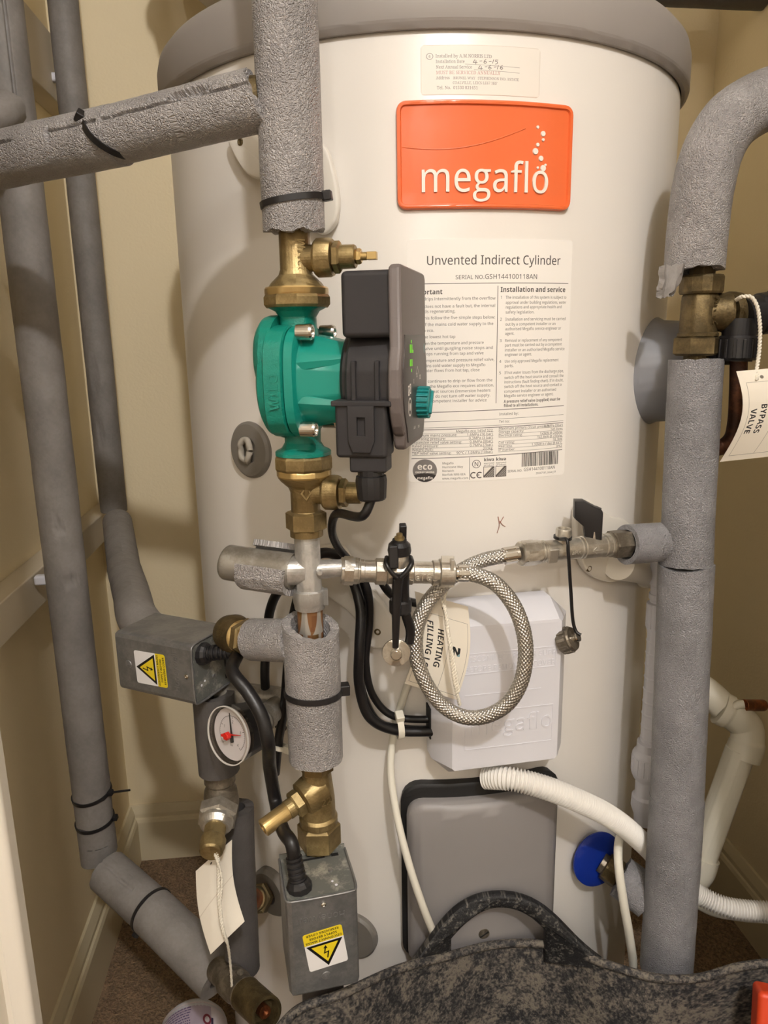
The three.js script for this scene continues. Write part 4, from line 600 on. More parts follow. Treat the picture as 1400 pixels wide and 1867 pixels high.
{ const t = thing('paper_tag', 'cream paper tag reading HEATING FILLING LOOP hung inside the braided hose ring', 'tag', 'paper valve tags');
  const c00 = at(738, 1246, 0.634), c10 = at(832, 1276, 0.632), c01 = at(756, 1078, 0.636), c11 = at(853, 1106, 0.634);
  part(t, 'tag_card', sheet((u, v) => { const p = c00.clone().lerp(c10, u).lerp(c01.clone().lerp(c11, u), v); return p.addScaledVector(V(0.1, 0.15, 1).normalize(), 0.0025 * Math.sin(v * Math.PI)).add(V(0.006 * Math.sin(v * 3.14), 0, 0)); }, 16, 20, 0.0004), tagMat(620, 1000, (g) => {
    g.strokeStyle = '#6b6660'; g.lineWidth = 3; g.strokeRect(30, 190, 560, 770); g.beginPath(); g.moveTo(366, 190); g.lineTo(366, 960); g.stroke(); g.fillStyle = '#6f675c'; g.beginPath(); g.arc(320, 95, 18, 0, 7); g.fill();
    g.save(); g.translate(158, 262); g.rotate(Math.PI / 2); g.fillStyle = '#1e1d1f'; g.font = 'bold 96px sans-serif'; g.fillText('HEATING', 60, -80); g.fillText('FILLING LOOP', 0, 44); g.restore();
    g.save(); g.translate(0, 0); bigN(g, 420, 470, 92); g.restore(); g.save(); g.translate(392, 430); g.rotate(Math.PI / 2); g.font = '20px sans-serif'; g.fillStyle = '#444'; g.fillText('Norris', 0, 0); g.restore();
  }));
  part(t, 'string', [stringGeo([at(828, 1056, 0.628), at(812, 1080, 0.624), at(810, 1100, 0.622), at(816, 1150, 0.613), at(829, 1220, 0.61), at(836, 1262, 0.612)]), stringGeo([at(806, 1096, 0.622), at(811, 1110, 0.617), at(819, 1170, 0.612), at(828, 1240, 0.611), at(838, 1286, 0.616)])], M.string);
}
// lower riser lagging and the branch to the zone valve
sleeve('grey foam insulation on the lower riser around the bare copper, open at the top', [R(1142), R(1220), R(1300), R(1383)], 0.0239, M.foam, { s: 11, n: 130, inner: 0.0165, deep: 0.03, endFn: (t, a) => t < 0.5 ? 0.006 * Math.cos(a + 0.6) + 0.0014 * nz(Math.cos(a) * 4, Math.sin(a) * 4, 1) : 0.0015 * nz(Math.cos(a) * 3, Math.sin(a) * 3, 8) });
tie('black cable tie round the lower riser insulation left of the black cable bundle', R(1262), V(0.03, 1, -0.04), 0.0238, V(1, 0.05, -0.1), { h: 1.5, w: 0.005 });
const gA = at(538, 1168, 0.606), gB = at(462, 1166, 0.64);
sleeve('short thick foam insulation branch joining the lower riser to the upper valve box', [gA, gA.clone().lerp(gB, 0.5), gB], 0.0188, M.foam, { s: 14, n: 70, inner: 0.014, deep: 0.01 });

// ---------- zone valves with their tin boxes ----------
const stickerMat = canvasMat(400, 460, (g) => {
  g.fillStyle = '#eceaea'; g.fillRect(0, 0, 400, 460); g.fillStyle = '#e8cf2a'; g.fillRect(0, 320, 400, 140);
  g.fillStyle = '#141414'; g.lineJoin = 'round'; g.beginPath(); g.moveTo(200, 14); g.lineTo(386, 306); g.lineTo(14, 306); g.fill(); g.fillStyle = '#e8cf2a'; g.beginPath(); g.moveTo(200, 66); g.lineTo(338, 280); g.lineTo(62, 280); g.fill();
  g.strokeStyle = '#141414'; g.fillStyle = '#141414'; g.lineWidth = 13; g.lineJoin = 'miter'; g.beginPath(); g.moveTo(196, 112); g.lineTo(176, 186); g.lineTo(218, 178); g.lineTo(200, 240); g.stroke(); g.beginPath(); g.moveTo(194, 268); g.lineTo(180, 226); g.lineTo(222, 236); g.fill();
  g.font = 'bold 38px sans-serif'; g.textAlign = 'center'; for (const [s, y] of [['DISCONNECT MAINS', 358], ['SUPPLY BEFORE', 402], ['REMOVING COVER', 446]]) g.fillText(s, 200, y, 372);
}, 0.35);
function tinBox(label, O, Y, Z, stickerTilt, worn) {   // O = middle of the front face's upper edge; Y towards the end plate, Z out of the front
  const t = thing('valve_actuator', label, 'valve box', 'grey tin valve boxes'), Xv = Y.clone().cross(Z).normalize(), W = 0.0605, L = 0.092, D = 0.056, m = basis(O, Xv, Y), G = (g) => g.clone().applyMatrix4(m);
  // folded cover: front and two sides with a rolled edge, open at the end plate
  const sec = (y, o) => { const w = W / 2 - o, r = 0.005; const p = [[-w, -D], [-w, -r], [-w + r * 0.3, -r * 0.3], [-w + r, -o], [w - r, -o], [w - r * 0.3, -r * 0.3], [w, -r], [w, -D]]; return p.map(([x, z]) => V(x, y, z)); };
  part(t, 'cover', [G(loft([sec(0, 0.0012), sec(0.0006, 0.0002), sec(0.0002, -0.0003), sec(-0.002, 0), sec(-L + 0.002, 0), sec(-L, 0.001)], { closed: true, caps: true, crease: 0.35 }))], M.galv);
  const lip = []; { const q = sec(0.0006, 0.0006); lip.push(sweep(q.slice(0, 8), { r: 0.0011, n: 60, m: 8 })); } part(t, 'cover_lip', lip.map(G), M.galv);
  const ep = part(t, 'end_plate', [G(bx(-W / 2 + 0.002, W / 2 - 0.002, -0.004, 0.0006, -D, -0.003)), G(bx(-W / 2 + 0.001, W / 2 - 0.001, -0.004, 0.005, -D - 0.001, -D + 0.0005))], M.galvWorn, 'worn zinc end plate with slots');
  for (const [x0, x1, z0, z1] of [[-0.012, 0.01, -D + 0.0065, -D + 0.0085], [0.016, 0.0225, -D + 0.005, -D + 0.0085]]) part(ep, 'slot', G(bx(x0, x1, 0.0002, 0.0011, z0, z1)), M.gasket);
  part(ep, 'rivet', G(lathe([[0, 0], [0, 0.0022], [0.0012, 0.002], [0.0012, 0]], V(0.012, 0.0005, -0.03), Y1, 14)), M.galv);
  part(ep, 'drip', [G(lathe([[0, 0], [0, 0.0012], [0.0005, 0.0009], [0.0006, 0]], V(0.0115, 0.0005, -0.0165), Y1, 10)), G(lathe([[0, 0], [0, 0.0014], [0.0005, 0.001], [0.0006, 0]], V(0.014, 0.0005, -0.0115), Y1, 10))], M.white);
  part(t, 'cover_screw', G(lathe([[0, 0], [0, 0.0023], [0.001, 0.0021], [0.0015, 0.0012], [0.0009, 0.0006], [0.0009, 0]], V(0.001, -0.0065, 0), Z1, 16)), M.steel);
  part(t, 'dimple', G(lathe([[0, 0], [0, 0.0042], [0.001, 0.0036], [0.0018, 0.002], [0.002, 0]], V(0.001, -L + 0.015, -0.0003), Z1, 24)), M.galv);
  { const g = text('Honeywell', 0.0062, 0.0006); g.rotateZ(Math.PI); g.translate(-0.001, -0.0185, -0.0002); part(t, 'embossed_lettering', G(g), M.galv); }
  { const g = slab(0.0335, 0.0375, 0.0022, [[0, -0.0002], [0, 0.00015]], { nx: 4, ny: 3 }); g.rotateZ(Math.PI + stickerTilt); g.translate(0.0012, -0.0495, 0.0001); part(t, 'warning_sticker', G(g), stickerMat, 'yellow and white electrical warning sticker'); }
  const a = V(-0.0165, 0, -0.0155), pts = [a, V(-0.018, 0.012, -0.019), V(-0.0195, 0.026, -0.0225)];
  part(t, 'cable_boot', [G(lathe([[-0.001, 0], [-0.001, 0.0108], [0.004, 0.0108], [0.007, 0.0095], [0.0085, 0.008], [0.0085, 0]], a, V(-0.1, 1, -0.15), 12, 0.3)), G(sweep(pts, { n: 80, m: 24, r: (u, q, d) => 0.0078 * (1 - 0.12 * u) - 0.0013 * (Math.sin(d / 0.0046 * 6.283) > 0.35 ? 1 : 0) }))], M.black);
  return { t, boot: pts[2].clone().applyMatrix4(m), bootDir: V(-0.1, 1, -0.2).transformDirection(m), m };
}
const box2 = tinBox('grey tin valve box at the foot of the riser, end plate upwards, sticker upside down', at(587, 1637, 0.537), V(0, 1, 0), V(0.13, 0, 0.99).normalize(), 0.13);
const fr = at(346, 1178, 0.66), Y1b = V(0.857, 0, 0.515).normalize(), Z1b = V(-0.515, 0, 0.857).normalize();
const box1 = tinBox('grey tin valve box lying sideways beside the pressure gauge, end plate to the right', fr.clone().add(V(0, -0.03025, 0)), Y1b, Z1b, 0.03);
{ const t = thing('zone_valve', 'brass zone valve body showing behind the sideways grey valve box', 'valve'), a = at(459, 1166, 0.643), b = at(408, 1150, 0.69), D = b.clone().sub(a).normalize();
  part(t, 'valve_body', [lathe([[0.018, 0], [0.018, 0.0135], [0.024, 0.0165], [0.034, 0.0185], [0.046, 0.0165], [0.052, 0.012], [0.052, 0]], a, D, 36)], M.brassDull);
  part(t, 'compression_nut', hex(a, D, 0.003, 0.014, 0.0178, 6, V(0.3, 1, 0)), M.brass); part(t, 'thread', lathe([[0.0, 0], [0.0, 0.0135], [0.004, 0.0135], [0.0135, 0.0152], [0.0145, 0.0142], [0.0155, 0.0152], [0.0165, 0.0142], [0.0175, 0.0152], [0.0185, 0.0142], [0.02, 0.0152], [0.02, 0]], a, D, 36, 0.2), M.brassBright);
}
{ // black flex from box to box
  const g = box1.boot, e = box2.boot;
  solo('power_flex', sweep([g.clone().addScaledVector(box1.bootDir, -0.004), g.clone().addScaledVector(box1.bootDir, 0.008), at(424, 1226, 0.612), at(452, 1262, 0.598), at(477, 1306, 0.588), at(488, 1350, 0.584), at(492, 1400, 0.602), at(502, 1460, 0.607), at(517, 1516, 0.572), e.clone().addScaledVector(box2.bootDir, 0.012), e.clone().addScaledVector(box2.bootDir, -0.004)], { r: (u, a, d) => 0.0059 * (1 + 0.03 * nz(d * 40, a, 1)), n: 160, m: 24 }), M.rubberCable, 'thick black flex running from the sideways valve box down to the lower valve box', 'cable', 'black cables');
}
{ const t = thing('angle_valve', 'brass angle valve between the lower riser insulation and the lower valve box', 'valve'), D = V(-0.83, -0.3, 0.46).normalize();
  const yA = ry(1380), yB = ry(1562), c = R(1440);
  part(t, 'valve_body', [lathe([[0, 0], [0, 0.0125], [yA - ry(1408), 0.0125], [yA - ry(1425), 0.0135], [yA - ry(1455), 0.0152], [yA - ry(1485), 0.0155], [yA - ry(1490), 0.0172], [yA - ry(1500), 0.0172], [yA - ry(1504), 0.0135], [yA - yB, 0.0135], [yA - yB, 0]], R(1380), DN, 40), lathe([[0, 0], [0, 0.0165], [0.012, 0.0165], [0.02, 0.015], [0.0215, 0.012], [0.0215, 0]], c.clone().addScaledVector(D, -0.004), D, 36)], M.brass);
  { const g = text('22', 0.0065, 0.001); part(t, 'cast_mark', put(g, R(1448).add(V(0.007, 0, 0.0142)), V(0.88, 0, -0.45), Y1), M.brass); }
  part(t, 'bonnet', [hex(c, D, 0.017, 0.026, 0.0122, 6, V(0.3, 1, 0)), lathe([[0.026, 0], [0.026, 0.0085], [0.032, 0.0085], [0.032, 0]], c, D, 28)], M.brass);
  part(t, 'spindle_sleeve', [lathe([[0.05, 0.0035], [0.05, 0.0], [0.0555, 0.0], [0.0555, 0.0035], [0.05, 0.0035]], c, D, 20), lathe([[0.031, 0], [0.031, 0.0072], [0.033, 0.0078], [0.0565, 0.0078], [0.057, 0.0072], [0.057, 0.0056], [0.045, 0.0056], [0.045, 0]], c, D, 32)], M.brassBright);
  part(t, 'union_nut', hex(R(1502), DN, 0, ry(1502) - ry(1544), 0.0195, 6, V(0.45, 0, 1), 0.002), M.brass);
  part(t, 'compression_nut', hex(R(1384), DN, 0, ry(1384) - ry(1408), 0.0152, 6, V(0.3, 0, 1)), M.brass);
}
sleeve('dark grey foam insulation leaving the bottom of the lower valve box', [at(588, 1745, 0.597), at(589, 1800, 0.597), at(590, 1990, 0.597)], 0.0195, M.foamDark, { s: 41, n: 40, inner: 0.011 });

// ---------- gauge column ----------
const GX = at(394, 1330, 0.7), GC = (py) => V(GX.x, at(394, py, 0.7).y, GX.z);
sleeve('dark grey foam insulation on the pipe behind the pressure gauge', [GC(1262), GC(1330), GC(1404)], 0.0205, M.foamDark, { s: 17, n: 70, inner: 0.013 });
{ const t = thing('gauge_pipe', 'dull silver pipework feeding the back of the pressure gauge', 'pipe');
  const a = at(398, 1262, 0.715), b = at(500, 1274, 0.7), c = at(552, 1282, 0.69);
  part(t, 'pipe', sweep([a, a.clone().lerp(b, 0.5), b, c], { r: 0.0125, n: 40, m: 32 }), M.silverPaintDull);
  part(t, 'branch', [tube(at(512, 1282, 0.695), at(474, 1316, 0.668), 0.0115), lathe([[0, 0], [0, 0.0132], [0.006, 0.0132], [0.006, 0]], at(487, 1304, 0.677), at(474, 1316, 0.668).sub(at(512, 1282, 0.695)))], M.silverPaintDull);
}
{ const t = thing('pressure_gauge', 'round pressure gauge with a white dial, red pointer and black case', 'gauge'), view = camera.position.clone().sub(at(424, 1338, 0.64)).normalize();
  const right = V(0.9947, 0, 0.1028), up = view.clone().cross(right).normalize(), n = view.clone().multiplyScalar(0.7).addScaledVector(right, -0.68).addScaledVector(up, -0.24).normalize();
  const C = at(424, 1338, 0.64), r = 0.0272, Y = V(0, 1, 0).addScaledVector(n, -n.y).normalize(), X = Y.clone().cross(n);
  part(t, 'case', lathe([[-0.026, 0], [-0.026, 0.018], [-0.024, 0.0235], [-0.004, r - 0.0012], [0, r - 0.0012], [0, 0]], C, n, 56), M.black);
  part(t, 'dial', put(new THREE.CircleGeometry(0.0245, 56), C.clone().addScaledVector(n, 0.0006), X, Y), canvasMat(512, 512, (g) => {
    g.fillStyle = '#dcd6d6'; g.fillRect(0, 0, 512, 512); g.translate(256, 256); g.strokeStyle = '#3a3638'; g.fillStyle = '#3a3638'; g.lineWidth = 4; g.beginPath(); g.arc(0, 0, 176, Math.PI * 0.75, Math.PI * 2.25); g.stroke();
    for (let i = 0; i <= 40; i++) { const a = Math.PI * (0.75 + i / 40 * 1.5), l = i % 10 ? 12 : 26; g.lineWidth = i % 10 ? 2 : 5; g.beginPath(); g.moveTo(Math.cos(a) * 176, Math.sin(a) * 176); g.lineTo(Math.cos(a) * (176 - l), Math.sin(a) * (176 - l)); g.stroke(); }
    g.font = '40px sans-serif'; g.textAlign = 'center'; ['0', '1', '2', '3', '4'].forEach((s, i) => { const a = Math.PI * (0.75 + i / 4 * 1.5); g.fillText(s, Math.cos(a) * 122, Math.sin(a) * 122 + 14); }); g.font = '30px sans-serif'; g.fillText('bar', 0, 120);
  }, 0.5), 'white dial');
  const pr = (p) => [C.clone().addScaledVector(X, p[0]).addScaledVector(Y, p[1]).addScaledVector(n, p[2])][0];
  part(t, 'needle', [sweep([pr([0.002, -0.006, 0.002]), pr([-0.0035, 0.0195, 0.002])], { r: (u) => mix(0.0011, 0.0004, u), n: 8, m: 8 }), sweep([pr([0.002, -0.007, 0.002]), pr([0.0008, -0.001, 0.002])], { r: 0.0016, n: 4, m: 8 })], M.gasket);
  part(t, 'red_pointer', [sweep([pr([0, 0, 0.003]), pr([0.014, 0.0035, 0.003])], { r: (u) => mix(0.0009, 0.0003, u), n: 8, m: 8 })], M.red);
  part(t, 'bezel', lathe([[-0.001, r - 0.001], [-0.001, r], [0.005, r], [0.006, r - 0.001], [0.006, r - 0.003], [0.005, r - 0.0034], [0.005, r - 0.0024], [-0.001, r - 0.001]], C, n, 64), new THREE.MeshPhysicalMaterial({ color: 0xf2f0ee, roughness: 0.04, transmission: 1, thickness: 0 }), 'clear plastic rim');
  part(t, 'rim', lathe([[0.0052, r - 0.0008], [0.0052, r + 0.0002], [0.0066, r + 0.0002], [0.0066, r - 0.0008], [0.0052, r - 0.0008]], C, n, 64), std(0xdcd8d2, 0.15), 'bright rim edge');
  part(t, 'glass', put(new THREE.CircleGeometry(r - 0.003, 56), C.clone().addScaledVector(n, 0.0054), X, Y), new THREE.MeshPhysicalMaterial({ color: 0xffffff, roughness: 0.03, transmission: 1, thickness: 0 }), 'clear front');
  part(t, 'reset_knob', [lathe([[0.0052, 0], [0.0052, 0.0038], [0.0085, 0.0038], [0.0093, 0.003], [0.0093, 0]], C, n, 7, 0.3), put(rbox(0.005, 0.0022, 0.0022, 0.0005), pr([-0.003, 0, 0.0085]), X, Y)], M.red, 'red reset knob');
}
{ const t = thing('drain_valve', 'dull silver drain valve with brass cap below the gauge column', 'valve'), c = GC(1455), e = at(384, 1556, 0.635), D = e.clone().sub(c).normalize(), L = c.distanceTo(e);
  part(t, 'valve_body', [lathe([[0, 0], [0, 0.0155], [GC(1400).y - GC(1424).y, 0.0158], [GC(1400).y - GC(1428).y, 0.0135], [GC(1400).y - GC(1440).y, 0.0165], [GC(1400).y - GC(1462).y, 0.018], [GC(1400).y - GC(1490).y, 0.016], [GC(1400).y - GC(1502).y, 0.01], [GC(1400).y - GC(1502).y, 0]], GC(1400), DN, 40)], M.nickelDull);
  part(t, 'union_nut', [hex(c, D, 0.014, 0.029, 0.0208, 6, V(0.2, 1, 0.4), 0.002), lathe([[0.028, 0], [0.028, 0.0165], [0.033, 0.0165], [0.035, 0.0155], [0.038, 0.0125], [0.038, 0]], c, D, 40)], M.nickel);
  part(t, 'outlet_cap', [lathe([[0.034, 0], [0.034, 0.0105], [0.05, 0.0105], [0.052, 0.0125], [0.058, 0.0125], [L - 0.002, 0.0112], [L, 0.0095], [L, 0]], c, D, 36)], M.brass, 'brass cap');
}
const DVx = at(432, 1600, 0.705);
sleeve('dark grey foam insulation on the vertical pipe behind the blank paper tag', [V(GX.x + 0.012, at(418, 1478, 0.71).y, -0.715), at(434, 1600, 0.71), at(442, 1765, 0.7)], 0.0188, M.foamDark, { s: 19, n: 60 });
{ const t = thing('coil_fitting', 'tarnished brass compression fitting entering the tank behind the blank paper tag', 'pipe fitting'), b = cylAt(500, 1622), a = onCyl(b.a, b.y, 0.017), e = at(452, 1640, 0.715), D = e.clone().sub(a).normalize(), L = a.distanceTo(e);
  part(t, 'pipe', lathe([[0, 0], [0, 0.0115], [L, 0.011], [L, 0]], a, D, 28), M.copper); part(t, 'compression_nut', [hex(a, D, 0.012, 0.026, 0.0172, 6, V(0.3, 1, 0)), lathe([[0.024, 0], [0.024, 0.0135], [0.032, 0.013], [0.033, 0]], a, D, 28)], M.brassDull);
}
{ const t = thing('drain_cock', 'tarnished drain cock pointing at the viewer above the white bottle', 'valve'), a = at(398, 1768, 0.7), e = at(486, 1848, 0.605), D = e.clone().sub(a).normalize(), L = a.distanceTo(e);
  part(t, 'cock_body', [lathe([[0, 0], [0, 0.0135], [L * 0.24, 0.0135], [L * 0.27, 0.0162], [L * 0.42, 0.0165], [L * 0.46, 0.0145], [L * 0.56, 0.0145], [L * 0.58, 0.0165], [L * 0.6, 0.0165], [L * 0.6, 0]], a, D, 36), lathe([[0, 0], [0, 0.0035], [0.004, 0.0035], [0.0045, 0]], a.clone().addScaledVector(D, L * 0.42).add(V(0.004, 0.0145, 0)), V(0.1, 1, 0.2), 14)], M.nickelDull);
  part(t, 'cock_sleeve', [lathe([[L * 0.59, 0], [L * 0.59, 0.0162], [L, 0.016], [L, 0.0125], [L - 0.014, 0.0125], [L - 0.014, 0]], a, D, 36)], M.brassDull); part(t, 'spindle', lathe([[L - 0.016, 0], [L - 0.016, 0.0062], [L - 0.003, 0.006], [L - 0.0025, 0.003], [L - 0.006, 0]], a, D, 20), M.copper);
}
{ const t = thing('paper_tag', 'blank curled cream paper tag tied on with string above the drain cock', 'tag', 'paper valve tags');
  const c = [[353, 1660, 0.652], [398, 1742, 0.625], [446, 1682, 0.628], [424, 1532, 0.66], [357, 1586, 0.672]].map((p) => at(...p));
  const bl = at(384, 1740, 0.63), br = at(446, 1680, 0.632), tl = at(357, 1588, 0.658), tr = at(423, 1531, 0.656), bow = V(-0.55, 0.1, 0.83).normalize();
  part(t, 'tag_card', sheet((u, v) => bl.clone().lerp(br, u).lerp(tl.clone().lerp(tr, u), v).addScaledVector(V(-0.9, -0.3, 0.3).normalize(), 0.013 * Math.sin(v * Math.PI)).addScaledVector(bow, -0.012 * Math.sin(v * Math.PI) + 0.004 * Math.sin(u * Math.PI)), 12, 28, 0.0004), tagMat(300, 600, (g) => { g.fillStyle = 'rgba(150,135,110,0.25)'; g.beginPath(); g.moveTo(0, 330); g.lineTo(300, 250); g.lineTo(300, 256); g.lineTo(0, 338); g.fill(); g.fillStyle = '#4a4138'; g.beginPath(); g.arc(150, 40, 8, 0, 7); g.fill(); }));
  part(t, 'string', [stringGeo([at(396, 1552, 0.636), at(398, 1570, 0.637), at(399, 1640, 0.627), at(405, 1690, 0.618), at(413, 1716, 0.618)]), stringGeo([at(390, 1552, 0.636), at(404, 1600, 0.632), at(402, 1650, 0.624), at(408, 1698, 0.617), at(414, 1718, 0.618), at(419, 1750, 0.635), at(423, 1800, 0.648)], 0.0009)], M.string);
}
// ---------- insulated pipes down the left side ----------
const LF = (py) => V(-0.286, at(100, py, 0.88).y, -0.88);
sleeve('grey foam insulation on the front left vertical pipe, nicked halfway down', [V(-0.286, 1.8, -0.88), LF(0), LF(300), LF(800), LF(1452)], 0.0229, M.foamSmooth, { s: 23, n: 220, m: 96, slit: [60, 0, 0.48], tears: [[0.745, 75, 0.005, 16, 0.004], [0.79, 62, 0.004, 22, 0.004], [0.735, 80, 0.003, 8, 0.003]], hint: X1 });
sleeve('short grey foam collar between two cable ties at the foot of the front left pipe', [LF(1455), LF(1478), LF(1500)], 0.0226, M.foamSmooth, { s: 26, n: 40 });
const eA = V(-0.286, LF(1504).y, -0.88), eB = V(-0.286, LF(1572).y, -0.88);
sleeve('grey foam insulation stub at the very bottom of the front left pipe', [eA, eA.clone().lerp(eB, 0.5), eB], 0.0228, M.foamSmooth, { s: 29, n: 50, endFn: (u, a) => u < 0.5 ? 0 : -0.012 * (0.5 + 0.5 * Math.cos(a + 0.6)), hint: X1 });
tie('black cable tie with a long tail low on the front left pipe', LF(1450), V(-0.14, 1, 0.12), 0.0233, V(1, 0.1, 0.3), { tail: V(0.025, 0.004, 0.004), w: 0.004 });
tie('black cable tie just above the elbow of the front left pipe', LF(1500), V(-0.1, 1, 0.1), 0.023, V(1, 0.1, 0.1), { w: 0.004 });
const dA = atY(196, 1588, 0.335), dM = atY(276, 1660, 0.315), dB = atY(402, 1782, 0.295);
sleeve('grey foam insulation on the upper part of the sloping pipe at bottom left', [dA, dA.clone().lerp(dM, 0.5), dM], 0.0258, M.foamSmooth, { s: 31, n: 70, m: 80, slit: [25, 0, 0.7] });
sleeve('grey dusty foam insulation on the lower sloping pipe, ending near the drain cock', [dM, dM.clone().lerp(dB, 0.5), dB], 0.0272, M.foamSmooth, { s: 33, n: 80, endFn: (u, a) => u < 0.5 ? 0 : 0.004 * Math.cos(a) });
tie('dark cable tie joining the two foam lengths of the sloping pipe at bottom left', dM, dB.clone().sub(dA), 0.0268, V(-0.5, -0.8, 0.6), { w: 0.004 });
const LB = (py) => V(-0.311, at(185, py, 1.22).y, -1.22);
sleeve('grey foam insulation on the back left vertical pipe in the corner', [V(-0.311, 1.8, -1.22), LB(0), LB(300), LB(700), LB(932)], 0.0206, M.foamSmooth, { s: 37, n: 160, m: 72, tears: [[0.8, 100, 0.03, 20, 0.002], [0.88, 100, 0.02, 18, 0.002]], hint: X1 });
const q0 = at(214, 952, 1.19), q1 = at(226, 1035, 1.04), q2 = at(252, 1128, 0.84);
solo('pipe_elbow', sweep([LB(920), LB(942), q0.clone(), q0.clone().lerp(q1, 0.3)], { r: 0.0125, n: 30, m: 24 }), M.nickelDull, 'bare metal pipe elbow showing between the foam lengths in the back left corner', 'pipe fitting');
sleeve('grey foam insulation coming forward from the back left pipe, upper length', [q0, q0.clone().lerp(q1, 0.5), q1], 0.0222, M.foamSmooth, { s: 43, n: 60, endFn: (u, a) => 0 });
sleeve('grey foam insulation bending down behind the sideways valve box', [q1, q1.clone().lerp(q2, 0.6), q2, q2.clone().add(V(0.025, -0.006, 0.045))], 0.0226, M.foamSmooth, { s: 47, n: 70 });
sleeve('short torn grey foam end at the left edge beside the front left pipe', [at(-40, 225, 0.8), at(2, 208, 0.82), at(18, 196, 0.835)], 0.016, M.foamSmooth, { s: 49, n: 40, inner: 0.01, endFn: rag(0.004, 3, 4) });
function clip(label, P) { const t = thing('pipe_clip', label, 'pipe clip', 'white plastic pipe clips'); part(t, 'clip_ring', lathe([[-0.006, 0.0115], [-0.006, 0.0138], [0.006, 0.0138], [0.006, 0.0115], [-0.006, 0.0115]], P, Y1, 28), M.white); part(t, 'clip_base', [put(rbox(0.032, 0.012, 0.012, 0.003), P.clone().add(V(-0.029, 0, 0)), X1, Y1)], M.white); return t; }
clip('white pipe clip on the low batten beside the front left pipe', V(-0.2886, at(88, 1055, 0.915).y, -0.912));
clip('white pipe clip high in the corner on the back left pipe', V(-0.311, at(98, 148, 1.235).y, -1.22));

// ---------- boxes on the front of the tank ----------
{ const a = 0.085, n = V(Math.sin(a), 0, Math.cos(a)), X = V(Math.cos(a), 0, -Math.sin(a)), t = thing('wiring_box', 'white moulded wiring box on the tank behind the braided hose ring, with raised lettering', 'box');
  const O = onCyl(a, 0.6495, 0.0003), m = basis(O, X, Y1), G = (g) => g.clone().applyMatrix4(m), zf = 0.0405;
  part(t, 'box_cover', G(slab(0.135, 0.174, 0.017, [[0, 0], [0, 0.017], [0.0008, 0.0188], [0.0125, 0.0375], [0.0145, 0.0402], [0.017, 0.0405]], { nx: 6, ny: 6, k: 1 })), M.white);
  const emb = (s, size, x, y, d = 0.0006) => { const g = text(s, size, d); g.computeBoundingBox(); g.translate(x - g.boundingBox.min.x, y, zf - 0.0001); return G(g); };
  part(t, 'raised_lettering', [emb('DISCONNECT POWER SUPPLY', 0.0053, -0.041, 0.0405), emb('BEFORE REMOVING COVER', 0.0053, -0.041, 0.0305)], M.white);
  const fr2 = (x0, x1, y0, y1, th = 0.0007) => [bx(x0, x1, y0, y0 + th, zf - 0.0002, zf + 0.0005), bx(x0, x1, y1 - th, y1, zf - 0.0002, zf + 0.0005), bx(x0, x0 + th, y0, y1, zf - 0.0002, zf + 0.0005), bx(x1 - th, x1, y0, y1, zf - 0.0002, zf + 0.0005)].map(G);
  part(t, 'raised_frame', [...fr2(-0.0435, 0.048, 0.0255, 0.046), ...fr2(-0.041, 0.047, -0.052, -0.0135), G(bx(-0.041, 0.034, 0.0035, 0.0046, zf - 0.0002, zf + 0.0004))], M.white);
  part(t, 'raised_logo', emb('megaflo', 0.0165, -0.034, -0.031, 0.001), M.white);
  part(t, 'cable_slot', G(bx(-0.0688, -0.067, -0.05, -0.018, 0.002, 0.017)), M.gasket);
}
{ const q0 = cylAt(741, 1440), q1 = cylAt(1003, 1440), a = (q0.a + q1.a) / 2, y1 = cylAt(872, 1432).y, y0 = cylAt(872, 1728).y, w = (q1.a - q0.a) * CYL.R - 0.006, t = thing('access_panel', 'grey moulded access panel low on the tank, its black gasket showing round the edge', 'panel');
  part(t, 'gasket', bend(slab(w + 0.014, y1 - y0 + 0.012, 0.02, [[0, 0.0006], [0, 0.009], [0.003, 0.011]], { nx: 16 }), a - 0.004, (y0 + y1) / 2 + 0.004), M.gasket, 'black rubber gasket');
  part(t, 'panel_cover', bend(slab(w, y1 - y0 - 0.004, 0.016, [[0, 0.006], [0, 0.017], [0.002, 0.021], [0.008, 0.0245], [0.012, 0.0262], [0.016, 0.027]], { nx: 16 }), a - 0.006, (y0 + y1) / 2 - 0.002), M.panelGrey);
  const s = cylAt(883, 1704, 0.028), sc = onCyl(s.a, s.y, 0.0262), sn = V(Math.sin(s.a), 0, Math.cos(s.a));
  part(t, 'panel_screw', [lathe([[0, 0], [0, 0.0062], [0.0012, 0.0058], [0.0018, 0.004], [0.0018, 0]], sc, sn, 28)], M.nickelDull); part(t, 'screw_slot', put(rbox(0.0105, 0.0016, 0.0008, 0.0002, 1), sc.clone().addScaledVector(sn, 0.0018), V(0.8, 0.55, 0), V(-0.55, 0.8, 0)), M.gasket);
}
